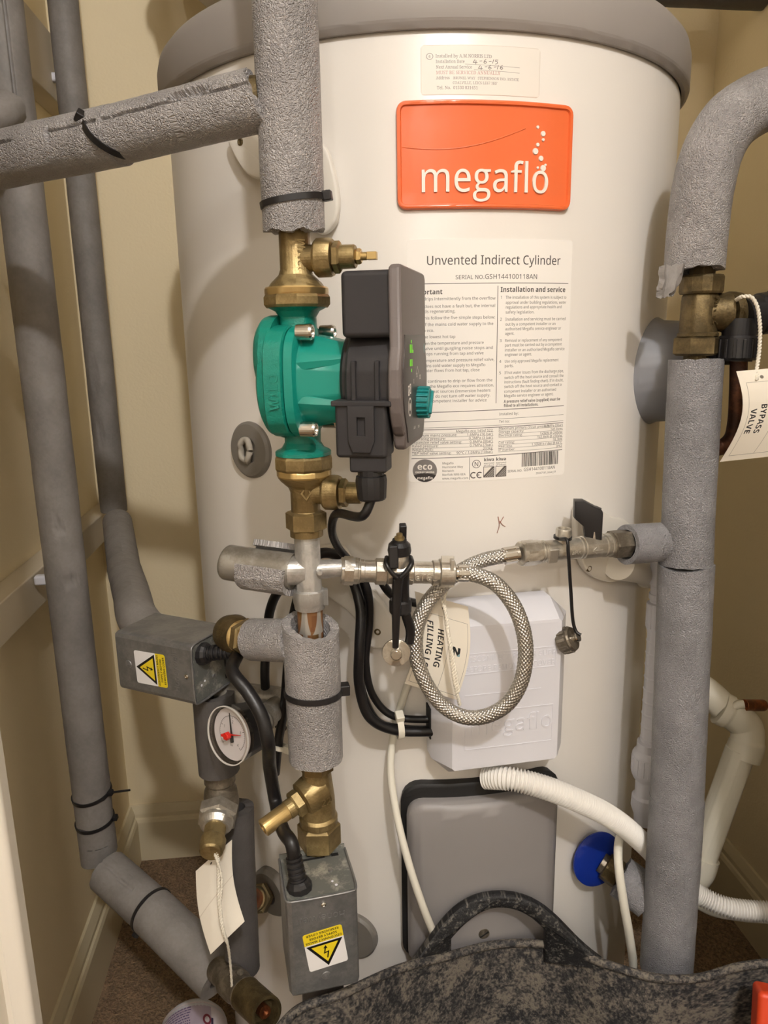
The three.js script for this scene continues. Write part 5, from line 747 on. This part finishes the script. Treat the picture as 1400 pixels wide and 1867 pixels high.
{ const q = cylAt(1069, 1553), n = V(Math.sin(q.a), 0.0, Math.cos(q.a)), t = thing('cold_inlet', 'blue plastic collar with brass fitting low on the right of the tank', 'pipe fitting'), C = onCyl(q.a, q.y, 0.0125), nc = n.clone().multiplyScalar(0.75).add(V(-0.1, 0.14, 0.42)).normalize();
  part(t, 'collar', [lathe([[0, 0], [0, 0.029], [0.002, 0.031], [0.004, 0.031], [0.0055, 0.028], [0.006, 0.02], [0.006, 0]], C, nc, 48)], M.blue, 'blue collar');
  const D = at(1183, 1637, 0.668).sub(C).normalize(); part(t, 'pipe', lathe([[0.007, 0], [0.007, 0.0112], [0.045, 0.0112], [0.045, 0]], C, D, 28), M.nickelDull); part(t, 'compression_nut', hex(C, D, 0.012, 0.03, 0.0155, 8, V(0, 1, 0.3)), M.brassDull);
  sleeve('short grey foam insulation from the blue collar down to the right riser', [C.clone().addScaledVector(D, 0.031), C.clone().addScaledVector(D, 0.031).lerp(at(1183, 1637, 0.668), 0.5), at(1183, 1637, 0.668)], 0.0228, M.foamSlate, { s: 53, n: 60, inner: 0.0118 });
}
// ---------- right riser ----------
const RP = (py) => { const y = at(lerpx(py), py, 0.66).y, k = (0.95 - y) / 0.63, z = mix(0.682, 0.642, k); const p = at(lerpx(py), py, z); return p; };
function lerpx(py) { return py < 900 ? mix(1269, 1256, (py - 650) / 250) : py < 1500 ? mix(1256, 1232, (py - 900) / 600) : mix(1232, 1217, (py - 1500) / 230); }
sleeve('grey foam insulation on the right riser below the brass tee', [RP(656), RP(800), RP(920), RP(1028)], 0.0245, M.foamSlate, { s: 59, n: 150, inner: 0.013 });
sleeve('long grey foam insulation on the right riser beside the white overflow pipe', [RP(1030), RP(1150), RP(1300), RP(1453)], 0.0262, M.foamSlate, { s: 61, n: 160, inner: 0.013, endFn: (u, a) => u > 0.5 ? 0.002 * Math.cos(a) : 0.002 * Math.sin(a * 2) });
sleeve('grey foam insulation on the bottom of the right riser behind the black tub', [RP(1455), RP(1600), RP(1700), RP(1768)], 0.0268, M.foamSlate, { s: 67, n: 120, inner: 0.013, tears: [[0.52, 140, 0.05, 30, 0.006]], hint: Z1 });
solo('riser_pipe', [tube(RP(1650), V(RP(1768).x + 0.003, 0, RP(1768).z), 0.011)], M.copperDark, 'bare copper pipe running into the floor below the right riser insulation', 'pipe');
sleeve('short stubby grey foam insulation between the right filling valve and the right riser', [at(1141, 993, 0.667), at(1190, 989, 0.675), at(1236, 986, 0.683)], 0.0192, M.foamSlate, { s: 71, n: 60, inner: 0.0142, endFn: (u, a) => u > 0.5 ? 0.004 * Math.cos(a * 2) : 0.001 * Math.cos(a) });
sleeve('thick bent grey foam insulation at upper right, torn open at its lower end', [at(1265, 496, 0.684), at(1270, 430, 0.684), at(1282, 340, 0.684), at(1298, 277, 0.686), at(1328, 226, 0.69), at(1372, 193, 0.698), at(1440, 168, 0.712), at(1520, 150, 0.73), V(0.6, 1.275, -0.75), V(0.709, 1.28, -0.755)], 0.0262, M.foam, { s: 73, n: 260, m: 96, inner: 0.0165, deep: 0.03, wob: 0.03, endFn: (u, a) => u > 0.5 ? 0 : 0.0025 * nz(Math.cos(a) * 3, Math.sin(a) * 3, 2) + 0.004 * Math.cos(a), tears: [[0.015, 100, 0.03, 32, 0.012]], hint: Z1 });
{ const p = [[1224, 484, 0.662], [1222, 504, 0.661], [1216, 526, 0.661], [1211, 541, 0.662]].map((q) => at(...q)), c = new THREE.CatmullRomCurve3(p);
  solo('pipe_insulation', sheet((u, v) => { const q = c.getPoint(Math.max(0, Math.min(1, v))), w = mix(0.013, 0.007, v), a = (u - 0.5) * 1.9; return q.add(V(Math.sin(a) * w - 0.001 + 0.001 * nz(u * 4, v * 6, 3), 0.003 * nz(u * 5, v * 3, 1), (Math.cos(a) - 1) * w * -0.9)); }, 20, 24, 0.005, 0.05), M.foamSmooth, 'torn flap of foam hanging from the bent insulation at upper right', 'pipe insulation', 'grey foam pipe insulation'); }
{ const t = thing('brass_tee', 'brass compression tee between the two foam lengths on the right riser', 'pipe fitting'), z = 0.684, P = (px, py) => at(px, py, z), Rr = (py) => V(P(1274, 580).x, P(1274, py).y, -z);
  const top = Rr(478), y = (py) => top.y - Rr(py).y;
  part(t, 'tee_body', [lathe([[0, 0], [0, 0.0112], [y(500), 0.0112], [y(533), 0.0142], [y(541), 0.0162], [y(546), 0.0162], [y(548), 0.0165], [y(606), 0.0168], [y(608), 0.0182], [y(613), 0.0182], [y(615), 0.015], [y(640), 0.0145], [y(648), 0.0112], [y(690), 0.0112], [y(690), 0]], top, DN, 40),
    sweep([Rr(572), at(1310, 570, 0.68), at(1330, 569, 0.678)], { r: (u) => mix(0.0135, 0.0172, Math.min(1, u * 1.5)), n: 24, m: 32 }), lathe([[0, 0], [0, 0.0175], [0.003, 0.0188], [0.008, 0.0188], [0.0095, 0.0176], [0.013, 0.0182], [0.0145, 0.0168], [0.0145, 0]], at(1322, 570, 0.679), V(0.95, 0.0, -0.25), 40)], M.brassDull);
  part(t, 'compression_nut', lathe([[0, 0], [0, 0.0185], [0.002, 0.0196], [y(536) - y(502) - 0.002, 0.0196], [y(536) - y(502), 0.0185], [y(536) - y(502), 0]], Rr(502), DN, 14, 0.3), M.brassDull);
  part(t, 'compression_nut', hex(Rr(613), DN, 0, y(648) - y(613), 0.0212, 6, V(0.3, 0, 1), 0.002), M.brassDull);
  { const g = text('22 MM', 0.006, 0.0009); g.rotateZ(Math.PI / 2); part(t, 'cast_mark', put(g, Rr(568).add(V(0.007, 0, 0.0162)), V(0.9, 0, -0.4), Y1), M.brassDull); }
}
{ const t = thing('bypass_valve', 'black plastic bypass valve at the right edge above the copper pipe', 'valve'), A = at(1352, 578, 0.674), D = V(0.95, 0.12, -0.1).normalize();
  part(t, 'valve_body', [lathe([[-0.004, 0], [-0.004, 0.0175], [0.012, 0.0175], [0.014, 0.019], [0.03, 0.0192], [0.032, 0.022], [0.05, 0.022], [0.07, 0.021], [0.07, 0]], A.clone().addScaledVector(D, 0.004), D, 36), lathe([[-0.004, 0], [-0.004, 0.015], [0.014, 0.0148], [0.022, 0.0138], [0.034, 0.0138], [0.034, 0]], at(1349, 590, 0.672), V(-0.04, -1, 0.02), 32)], M.black);
  const g = at(1347, 612, 0.672), k = [lathe([[0, 0], [0, 0.0162], [0.002, 0.0175], [0.02, 0.0175], [0.022, 0.016], [0.022, 0]], g, V(-0.02, -1, 0), 32)]; for (let i = 0; i < 14; i++) { const a = i * 0.4488; k.push(put(rbox(0.003, 0.017, 0.0022, 0.0006, 2), g.clone().add(V(Math.cos(a) * 0.0178, -0.0115, Math.sin(a) * 0.0178)), V(-Math.sin(a), 0, Math.cos(a)), Y1)); }
  part(t, 'ribbed_nut', k, M.black); part(t, 'side_boss', [rbox(0.034, 0.026, 0.03, 0.004).translate(...at(1322, 640, 0.71).toArray())], M.black);
}
solo('copper_pipe', sweep([at(1347, 645, 0.672), at(1345, 720, 0.676), at(1341, 775, 0.678), at(1334, 800, 0.68), at(1318, 814, 0.684), at(1285, 818, 0.686)], { r: 0.0078, n: 60, m: 28 }), M.copperDark, 'dark copper pipe bending from the bypass valve back to the right riser', 'pipe');
{ const t = thing('paper_tag', 'cream paper tag reading BYPASS VALVE hung at the right edge', 'tag', 'paper valve tags'), tl = at(1342, 677, 0.64), tr = at(1448, 668, 0.63), bl = at(1312, 842, 0.66), br = at(1404, 832, 0.64);
  part(t, 'tag_card', sheet((u, v) => bl.clone().lerp(br, u).lerp(tl.clone().lerp(tr, u), v).addScaledVector(V(1, -0.1, 0).normalize(), 0.006 * Math.sin(v * Math.PI)).addScaledVector(V(0, 0.3, 1), 0.012 * Math.sin(v * Math.PI)), 12, 24, 0.0004), tagMat(620, 1000, (g) => {
    g.strokeStyle = '#8a8378'; g.lineWidth = 4; g.strokeRect(70, 140, 520, 800); g.beginPath(); g.moveTo(400, 140); g.lineTo(370, 940); g.stroke(); g.fillStyle = '#6f675c'; g.beginPath(); g.arc(250, 88, 20, 0, 7); g.fill();
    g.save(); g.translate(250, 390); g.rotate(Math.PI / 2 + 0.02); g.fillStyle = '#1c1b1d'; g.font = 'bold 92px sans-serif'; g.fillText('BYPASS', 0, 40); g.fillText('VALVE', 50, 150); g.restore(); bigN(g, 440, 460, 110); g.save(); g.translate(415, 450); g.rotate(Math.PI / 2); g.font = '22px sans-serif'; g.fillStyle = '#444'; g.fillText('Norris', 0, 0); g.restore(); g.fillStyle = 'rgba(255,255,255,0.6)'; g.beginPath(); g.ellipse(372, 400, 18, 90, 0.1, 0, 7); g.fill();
  }));
  part(t, 'string', [stringGeo([at(1352, 541, 0.652), at(1368, 541, 0.648), at(1379, 556, 0.646), at(1385, 590, 0.644), at(1384, 640, 0.643), at(1379, 680, 0.637), at(1380, 693, 0.634)]), stringGeo([at(1352, 541, 0.652), at(1340, 548, 0.668)])], M.string);
}
// ---------- white plastics on the right ----------
{ const t = thing('overflow_pipe', 'white ribbed overflow pipe dropping behind the right riser', 'pipe'), z = 0.742, A = at(1207, 1042, z), Pv = (py) => V(A.x, at(1190, py, z).y, -z), y = (py) => A.y - Pv(py).y;
  const prof = [[-0.012, 0], [-0.012, 0.0125], [y(1066), 0.0125], [y(1068), 0.0108], [y(1082), 0.0108], [y(1083), 0.0122], [y(1092), 0.0122], [y(1094), 0.0108], [y(1098), 0.0108], [y(1100), 0.0132], [y(1128), 0.0136], [y(1146), 0.0128], [y(1150), 0.0118], [y(1158), 0.0112]];
  for (let p = 1166; p < 1345; p += 22) prof.push([y(p), 0.0112], [y(p + 2), 0.0119], [y(p + 5), 0.0112]);
  prof.push([y(1350), 0.0112], [y(1352), 0.0145], [y(1366), 0.0145], [y(1368), 0.0165], [y(1374), 0.019], [y(1408), 0.019], [y(1416), 0.0165], [y(1420), 0.0135], [y(1446), 0.0135], [y(1450), 0.0165], [y(1468), 0.017], [y(1484), 0.013], [y(1497), 0.0125], [y(1497), 0]);
  part(t, 'pipe', lathe(prof, A, DN, 40), M.white);
  const ribs = []; for (let i = 0; i < 16; i++) { const a = i * 0.3927, c = V(A.x + Math.cos(a) * 0.0185, Pv(1391).y, -z + Math.sin(a) * 0.0185); ribs.push(put(rbox(0.0035, y(1405) - y(1377), 0.002, 0.0005, 2), c, V(-Math.sin(a), 0, Math.cos(a)), Y1)); const d = V(A.x + Math.cos(a) * 0.013, Pv(1122).y, -z + Math.sin(a) * 0.013); ribs.push(put(rbox(0.0026, y(1145) - y(1102), 0.0016, 0.0005, 2), d, V(-Math.sin(a), 0, Math.cos(a)), Y1)); }
  part(t, 'nut_rib', ribs, M.white);
}
{ const t = thing('waste_pipe', 'cream plastic waste pipe with elbows behind the right riser', 'pipe'), P = (x, y, z) => at(x, y, z), r = 0.0186;
  part(t, 'pipe', [sweep([P(1255, 1238, 0.89), P(1290, 1262, 0.87), P(1322, 1292, 0.85)], { r, n: 20, m: 32 }), tube(P(1350, 1368, 0.83), P(1268, 1595, 0.815), r)], M.pvc);
  part(t, 'elbow', [sweep([P(1312, 1290, 0.852), P(1338, 1304, 0.845), P(1360, 1325, 0.84), P(1362, 1352, 0.833), P(1352, 1382, 0.829)], { r: (u) => 0.0207 + (u > 0.72 || u < 0.15 ? 0.0016 : 0), n: 50, m: 36 })], M.pvc);
  part(t, 'elbow', [sweep([P(1282, 1560, 0.817), P(1272, 1588, 0.815), P(1252, 1608, 0.815)], { r: 0.021, n: 30, m: 32 })], M.pvc);
  part(t, 'pipe_lug', [sweep([P(1328, 1296, 0.838), P(1345, 1285, 0.834), P(1356, 1284, 0.832)], { r: 0.0055, n: 14, m: 14 })], M.pvc);
}
solo('copper_stub', tube(at(1355, 1286, 0.836), at(1391, 1286, 0.852), 0.0076), M.copper, 'short copper stub in a white clip beside the waste pipe elbow', 'pipe');
{ // corrugated conduit from the wiring box, and its partner cable
  const pts = [[884, 1417, 0.655], [930, 1420, 0.638], [985, 1433, 0.632], [1060, 1462, 0.636], [1120, 1494, 0.652], [1180, 1545, 0.692], [1228, 1598, 0.709], [1275, 1632, 0.706], [1325, 1654, 0.692], [1400, 1662, 0.68], [1480, 1660, 0.66]].map((p) => at(...p));
  solo('corrugated_conduit', sweep(pts, { n: 1700, m: 28, r: (u, a, d) => 0.0101 + 0.0014 * Math.sin(d / 0.0033 * 6.283), inner: 0.0075, deep: 0.01, uvr: 0.01 }), M.conduit, 'white corrugated conduit running from the wiring box behind the right riser', 'conduit');
  solo('white_cable', sweep([at(1268, 1650, 0.735), at(1300, 1665, 0.72), at(1350, 1674, 0.7), at(1400, 1678, 0.685), at(1460, 1684, 0.67)], { r: 0.0036, n: 40, m: 12 }), M.cream, 'white cable running under the corrugated conduit at the right edge', 'cable');
  solo('white_cable', sweep([at(1142, 1512, 0.712), at(1129, 1530, 0.69), at(1127, 1570, 0.668), at(1136, 1640, 0.655), at(1148, 1710, 0.655), at(1155, 1770, 0.66), at(1150, 1850, 0.67)], { r: 0.0046, n: 60, m: 16 }), M.cream, 'thick white cable hanging in front of the blue collar fitting', 'cable');
  solo('white_cable', sweep([at(765, 1180, 0.674), at(752, 1222, 0.676), at(736, 1270, 0.679), at(719, 1330, 0.679), at(712, 1400, 0.668), at(722, 1480, 0.652), at(744, 1570, 0.636), at(770, 1650, 0.63), at(800, 1726, 0.64), at(808, 1755, 0.645)], { r: 0.0038, n: 90, m: 16 }), M.cream, 'white cable hanging down in front of the left edge of the access panel', 'cable');
}
// ---------- black cables ----------
const cable = (label, pts, r = 0.0043) => solo('black_cable', sweep(pts.map((p) => at(...p)), { r: (u, a, d) => r * (1 + 0.03 * nz(d * 50, a, r * 900)), n: 130, m: 18 }), M.rubberCable, label, 'cable', 'black cables');
cable('black cable from the gland of the pump plug down into the bundle by the bracket', [[0, 0, 1], [0, 0, 1], [607, 950, 0.6], [606, 985, 0.625], [628, 1012, 0.645], [656, 1042, 0.652], [672, 1075, 0.652], [675, 1130, 0.655], [666, 1210, 0.66], [676, 1275, 0.668], [712, 1312, 0.672], [800, 1320, 0.676]].map((p) => p), 0.0036);
{ const c = things[things.length - 1], pts = [glandTip, glandTip.clone().add(V(-0.006, -0.012, 0.001)), at(612, 938, 0.592), at(605, 966, 0.61), at(618, 1000, 0.637), at(652, 1040, 0.655), at(670, 1075, 0.655), at(674, 1130, 0.658), at(667, 1210, 0.661), at(681, 1270, 0.663), at(716, 1305, 0.664), at(815, 1312, 0.664)];
  c.geometry = sweep(pts, { r: 0.0036, n: 150, m: 18 }); }
cable('black cable leaving the silver stub and running down the front of the bundle', [[560, 1020, 0.65], [590, 1008, 0.654], [618, 1016, 0.66], [640, 1050, 0.664], [657, 1110, 0.654], [655, 1180, 0.646], [655, 1250, 0.648], [674, 1308, 0.65], [720, 1331, 0.655], [818, 1333, 0.657]], 0.0048);
cable('black cable at the back of the bundle, emerging near the white bracket', [[640, 1030, 0.676], [662, 1060, 0.676], [664, 1120, 0.672], [656, 1200, 0.668], [660, 1262, 0.668], [690, 1318, 0.668], [740, 1330, 0.667], [815, 1331, 0.667]], 0.0045);
cable('short black cable slanting behind the filling valve strap', [[690, 1050, 0.66], [706, 1076, 0.662], [722, 1090, 0.665], [760, 1100, 0.668]], 0.004);
cable('black cable hanging behind the left foam branch beside the lower riser', [[580, 1022, 0.66], [540, 1050, 0.67], [508, 1078, 0.68], [493, 1110, 0.69], [486, 1170, 0.7], [483, 1240, 0.7], [492, 1300, 0.705], [516, 1330, 0.71]], 0.0046);
cable('black cable tucked close behind the lower riser insulation', [[545, 1080, 0.66], [530, 1150, 0.665], [524, 1220, 0.672], [518, 1290, 0.68], [508, 1350, 0.69], [502, 1410, 0.7]], 0.0046);
tie('cream cable tie round the black cable bundle below the braided hose', at(727, 1322, 0.661), V(1, 0.05, -0.1), 0.0118, V(0, 0.9, 0.5), { mat: M.cream, h: 1.3, w: 0.006 });
tie('small cream cable tie on the black cable beside the pressure gauge', at(512, 1362, 0.69), V(-0.15, -1, 0.1), 0.005, V(1, 0, 0.6), { mat: M.cream, h: 1.2 });

// ---------- things above and behind ----------
{ const c = V(-0.012, 1.55, -1.135), t = thing('expansion_vessel', 'round cream expansion vessel on the back wall above the tank lid', 'vessel');
  part(t, 'vessel_body', [lathe([[-0.165, 0], [-0.16, 0.04], [-0.14, 0.088], [-0.11, 0.123], [-0.07, 0.149], [-0.006, 0.163], [-0.004, 0.168], [0.004, 0.168], [0.006, 0.163], [0.07, 0.149], [0.11, 0.123], [0.14, 0.088], [0.16, 0.04], [0.165, 0]], c, Y1, 72, 0.6)], M.hall); part(t, 'wall_bracket', [rbox(0.06, 0.05, 0.05, 0.004).translate(c.x, c.y, WB + 0.024)], M.galv); }
sleeve('dark insulated pipe crossing high behind the tank at the upper right corner', [V(0.30, 1.476, -1.2), V(0.5, 1.476, -1.2), V(0.709, 1.474, -1.2)], 0.0232, M.foamDark, { s: 83, n: 60 });

// ---------- black tub and its contents ----------
{ const t = thing('rubber_tub', 'scuffed black rubber tub with a loop handle standing in front of the tank', 'tub');
  const rim = [[-0.03, 0.402, -0.552], [0.012, 0.402, -0.566], [0.07, 0.388, -0.602], [0.12, 0.375, -0.624], [0.178, 0.368, -0.64], [0.235, 0.371, -0.627], [0.275, 0.372, -0.598], [0.318, 0.37, -0.578], [0.36, 0.366, -0.577], [0.41, 0.368, -0.583], [0.45, 0.37, -0.578], [0.468, 0.372, -0.556], [0.452, 0.376, -0.515], [0.444, 0.38, -0.43], [0.43, 0.38, -0.32], [0.36, 0.375, -0.22], [0.25, 0.37, -0.18], [0.12, 0.375, -0.2], [0.0, 0.385, -0.28], [-0.06, 0.395, -0.39], [-0.065, 0.4, -0.49]].map((p) => V(...p));
  const C = new THREE.CatmullRomCurve3(rim, true, 'centripetal'), N = 160, pts = C.getPoints(N).slice(0, N), cx = 0.2, cz = -0.395;
  const ring = (k, y, o = 0) => pts.map((p) => { const d = V(p.x - cx, 0, p.z - cz), l = d.length(), yy = y < 0 ? p.y : mix(p.y, y, 1 - k.h), s = k.s; d.normalize(); return V(cx + d.x * (l * s + o), yy, cz + d.z * (l * s + o)); }).reverse();
  const wallT = 0.0045, rows = [[1, 1], [0.985, 0.93], [0.955, 0.75], [0.91, 0.5], [0.85, 0.25], [0.79, 0.07], [0.74, 0.015], [0.55, 0.004]];
  const wobble = (r, i) => r.map((p, j) => { const a = j / N * 6.283; const w = 0.004 * nz(Math.cos(a) * 3, Math.sin(a) * 3, i * 0.4) * Math.min(1, i); return V(p.x + w, p.y, p.z + w); });
  const inner = rows.map(([s, h], i) => wobble(ring({ s, h }, 0.012), i)), outer = rows.map(([s, h], i) => wobble(ring({ s, h }, 0.0035, wallT), i)).reverse();
  const body = loft([...outer, ...inner], { crease: 0.9 });
  { const p = body.attributes.position, u = body.attributes.uv; for (let i = 0; i < p.count; i++) { const a = Math.atan2(p.getX(i) - cx, -(p.getZ(i) - cz)); u.setXY(i, p.getY(i) < 0.02 ? p.getX(i) : a * 0.24, p.getY(i) < 0.02 ? p.getZ(i) : p.getY(i)); } }
  const dustF = fractal(1024, [[8, 0.5], [26, 0.6], [70, 0.8], [180, 1], [400, 0.9]], 91), dust = new Float32Array(1024 * 1024);
  let q = 99; const rr = () => { q = (q * 1664525 + 1013904223) >>> 0; return q / 4294967296; };
  for (let s = 0; s < 2600; s++) { let x = rr() * 1024, y = rr() * 1024, a = rr() * 6.28, bend2 = (rr() - 0.5) * 0.12; const L = 12 + rr() * 70, v = (rr() < 0.68 ? 1 : -1) * (0.05 + rr() * 0.16); for (let k = 0; k < L; k++) { x += Math.cos(a); y += Math.sin(a); a += bend2; const xi = ((x | 0) + 1024) % 1024, yi = ((y | 0) + 1024) % 1024; dust[yi * 1024 + xi] += v; } }
  const rubber = new THREE.MeshStandardMaterial({ roughness: 0.72, map: dataTex(1024, (k) => { const v = Math.max(0, Math.min(1, (dustF[k] - 0.47) * 3.4 + dust[k] * 1.0 + 0.44)); return mixc([30, 30, 33], [116, 108, 98], v * 0.95); }, true, 0.42), bumpMap: dataTex(1024, (k) => clamp(dustF[k] * 255), false, 0.42), bumpScale: 0.0012 });
  part(t, 'tub_wall', body, rubber);
  part(t, 'rolled_rim', sweep([...pts.map((p) => p.clone().add(V(0, 0.001, 0))), pts[0].clone().add(V(0, 0.001, 0))], { r: 0.0042, n: 300, m: 12, caps: false, uvr: 0.0045 }), rubber);
  // handle grown out of the far rim
  const hl = at(764, 1750, 0.609), hr = at(1066, 1746, 0.604), hx = hr.clone().sub(hl).setY(0).normalize(), hw = hl.distanceTo(hr) / 2, hc = hl.clone().add(hr).multiplyScalar(0.5), s = new THREE.Shape();
  const top = 0.05;
  s.moveTo(-hw - 0.02, -0.012); s.bezierCurveTo(-hw + 0.02, 0.004, -hw * 0.72, top, -0.004, top); s.bezierCurveTo(hw * 0.72, top, hw - 0.02, 0.004, hw + 0.022, -0.012); s.lineTo(hw * 0.63, -0.02); s.lineTo(hw * 0.63, 0.015); s.bezierCurveTo(hw * 0.45, 0.033, hw * 0.25, top - 0.007, 0, top - 0.007); s.bezierCurveTo(-hw * 0.2, top - 0.007, -hw * 0.4, 0.033, -hw * 0.62, 0.014); s.lineTo(-hw * 0.62, -0.02);
  
  const hg = extrude(s, 0.012, 0.004, 16), hp = hg.attributes.position, hu = hg.attributes.uv; for (let i = 0; i < hp.count; i++) { const x = hp.getX(i); hu.setXY(i, x, hp.getY(i)); hp.setZ(i, hp.getZ(i) - 0.006 + 0.02 * (x / hw) * (x / hw) - 0.031); }
  part(t, 'handle', put(toCreasedNormals(hg, 0.6), hc.clone().setY(hc.y - 0.004), hx, Y1), new THREE.MeshStandardMaterial({ roughness: 0.6, map: dataTex(256, (k) => mixc([22, 22, 24], [92, 88, 82], Math.max(0, Math.min(1, (castF[k] - 0.54) * 5))), true, 0.09), bumpMap: castBump, bumpScale: 0.0006 }), 'dark loop handle');
}
{ const t = thing('orange_tool', 'orange tool handle sticking up inside the black tub at lower right', 'tool'), b = V(0.34, 0.03, -0.41), a = at(1398, 1800, 0.545), D = a.clone().sub(b).normalize(), L = a.distanceTo(b);
  part(t, 'grip', along(rbox(0.03, L * 0.6, 0.02, 0.005).translate(0, L * 0.7, 0), b, D, V(1, 0, 0.4)), std(0xd9451f, 0.45)); part(t, 'shaft', along(rbox(0.02, L * 0.5, 0.008, 0.002).translate(0, L * 0.25, 0), b, D, V(1, 0, 0.4)), M.nickelDull); }
{ const t = thing('plastic_bottle', 'white plastic bottle with purple printed label lying on the carpet', 'bottle'), c = atY(352, 1817, 0.085), A = V(c.x, 0.0465, c.z + 0.012), D = V(0.12, 0, 1).normalize();
  part(t, 'bottle_body', lathe([[-0.012, 0], [-0.012, 0.03], [-0.009, 0.038], [0.0, 0.0445], [0.008, 0.046], [0.16, 0.046], [0.175, 0.04], [0.185, 0.02], [0.2, 0.016], [0.2, 0]], A, D, 56, 0.9), M.white);
  const lg = sheet((u, v) => { const a = (u - 0.5) * 4.4, z = mix(0.004, 0.15, v), X = V(1, 0, -0.12).normalize(), r = 0.0466 - (z < 0.008 ? 0.0012 : 0); return A.clone().addScaledVector(D, z).addScaledVector(X, Math.sin(a) * r).add(V(0, Math.cos(a) * r, 0)); }, 48, 8, 0.0003);
  part(t, 'bottle_label', lg, canvasMat(1024, 512, (g) => { g.fillStyle = '#e6dcdf'; g.fillRect(0, 0, 1024, 512); g.fillStyle = '#7b6691'; for (const [x, w] of [[330, 150]]) { g.globalAlpha = 0.35; g.fillRect(x - 10, 380, 330, 124); g.globalAlpha = 1; } g.fillStyle = '#5f4f7c'; for (let r = 0; r < 20; r++) { let x = 300; while (x < 500) { const w = 6 + rnd() * 22; g.fillRect(x, 495 - r * 15, w, 6); x += w + 5; } } g.fillStyle = '#8e3a4a'; g.beginPath(); g.arc(620, 410, 30, 0, 7); g.fill(); g.fillStyle = '#e6dcdf'; g.beginPath(); g.arc(620, 410, 17, 0, 7); g.fill(); g.fillStyle = '#3c3550'; g.fillRect(650, 385, 16, 40); }, 0.35), 'purple printed label');
}

// ---------- finish: each thing's origin to the middle of its foot ----------
for (const o of things) {
  const box = new THREE.Box3();
  o.traverse((m) => { if (m.isMesh) { m.geometry.computeBoundingBox(); box.union(m.geometry.boundingBox); } });
  const c = box.getCenter(V(0, 0, 0)); c.y = box.min.y;
  o.traverse((m) => { if (m.isMesh && !m.geometry.userData.moved) { m.geometry.translate(-c.x, -c.y, -c.z); m.geometry.userData.moved = true; } else if (m.isLight) m.position.sub(c); });
  o.position.copy(c);
}
scene.traverse((m) => { if (m.isMesh) { m.castShadow = true; m.receiveShadow = true; } });
renderer.render(scene, camera);
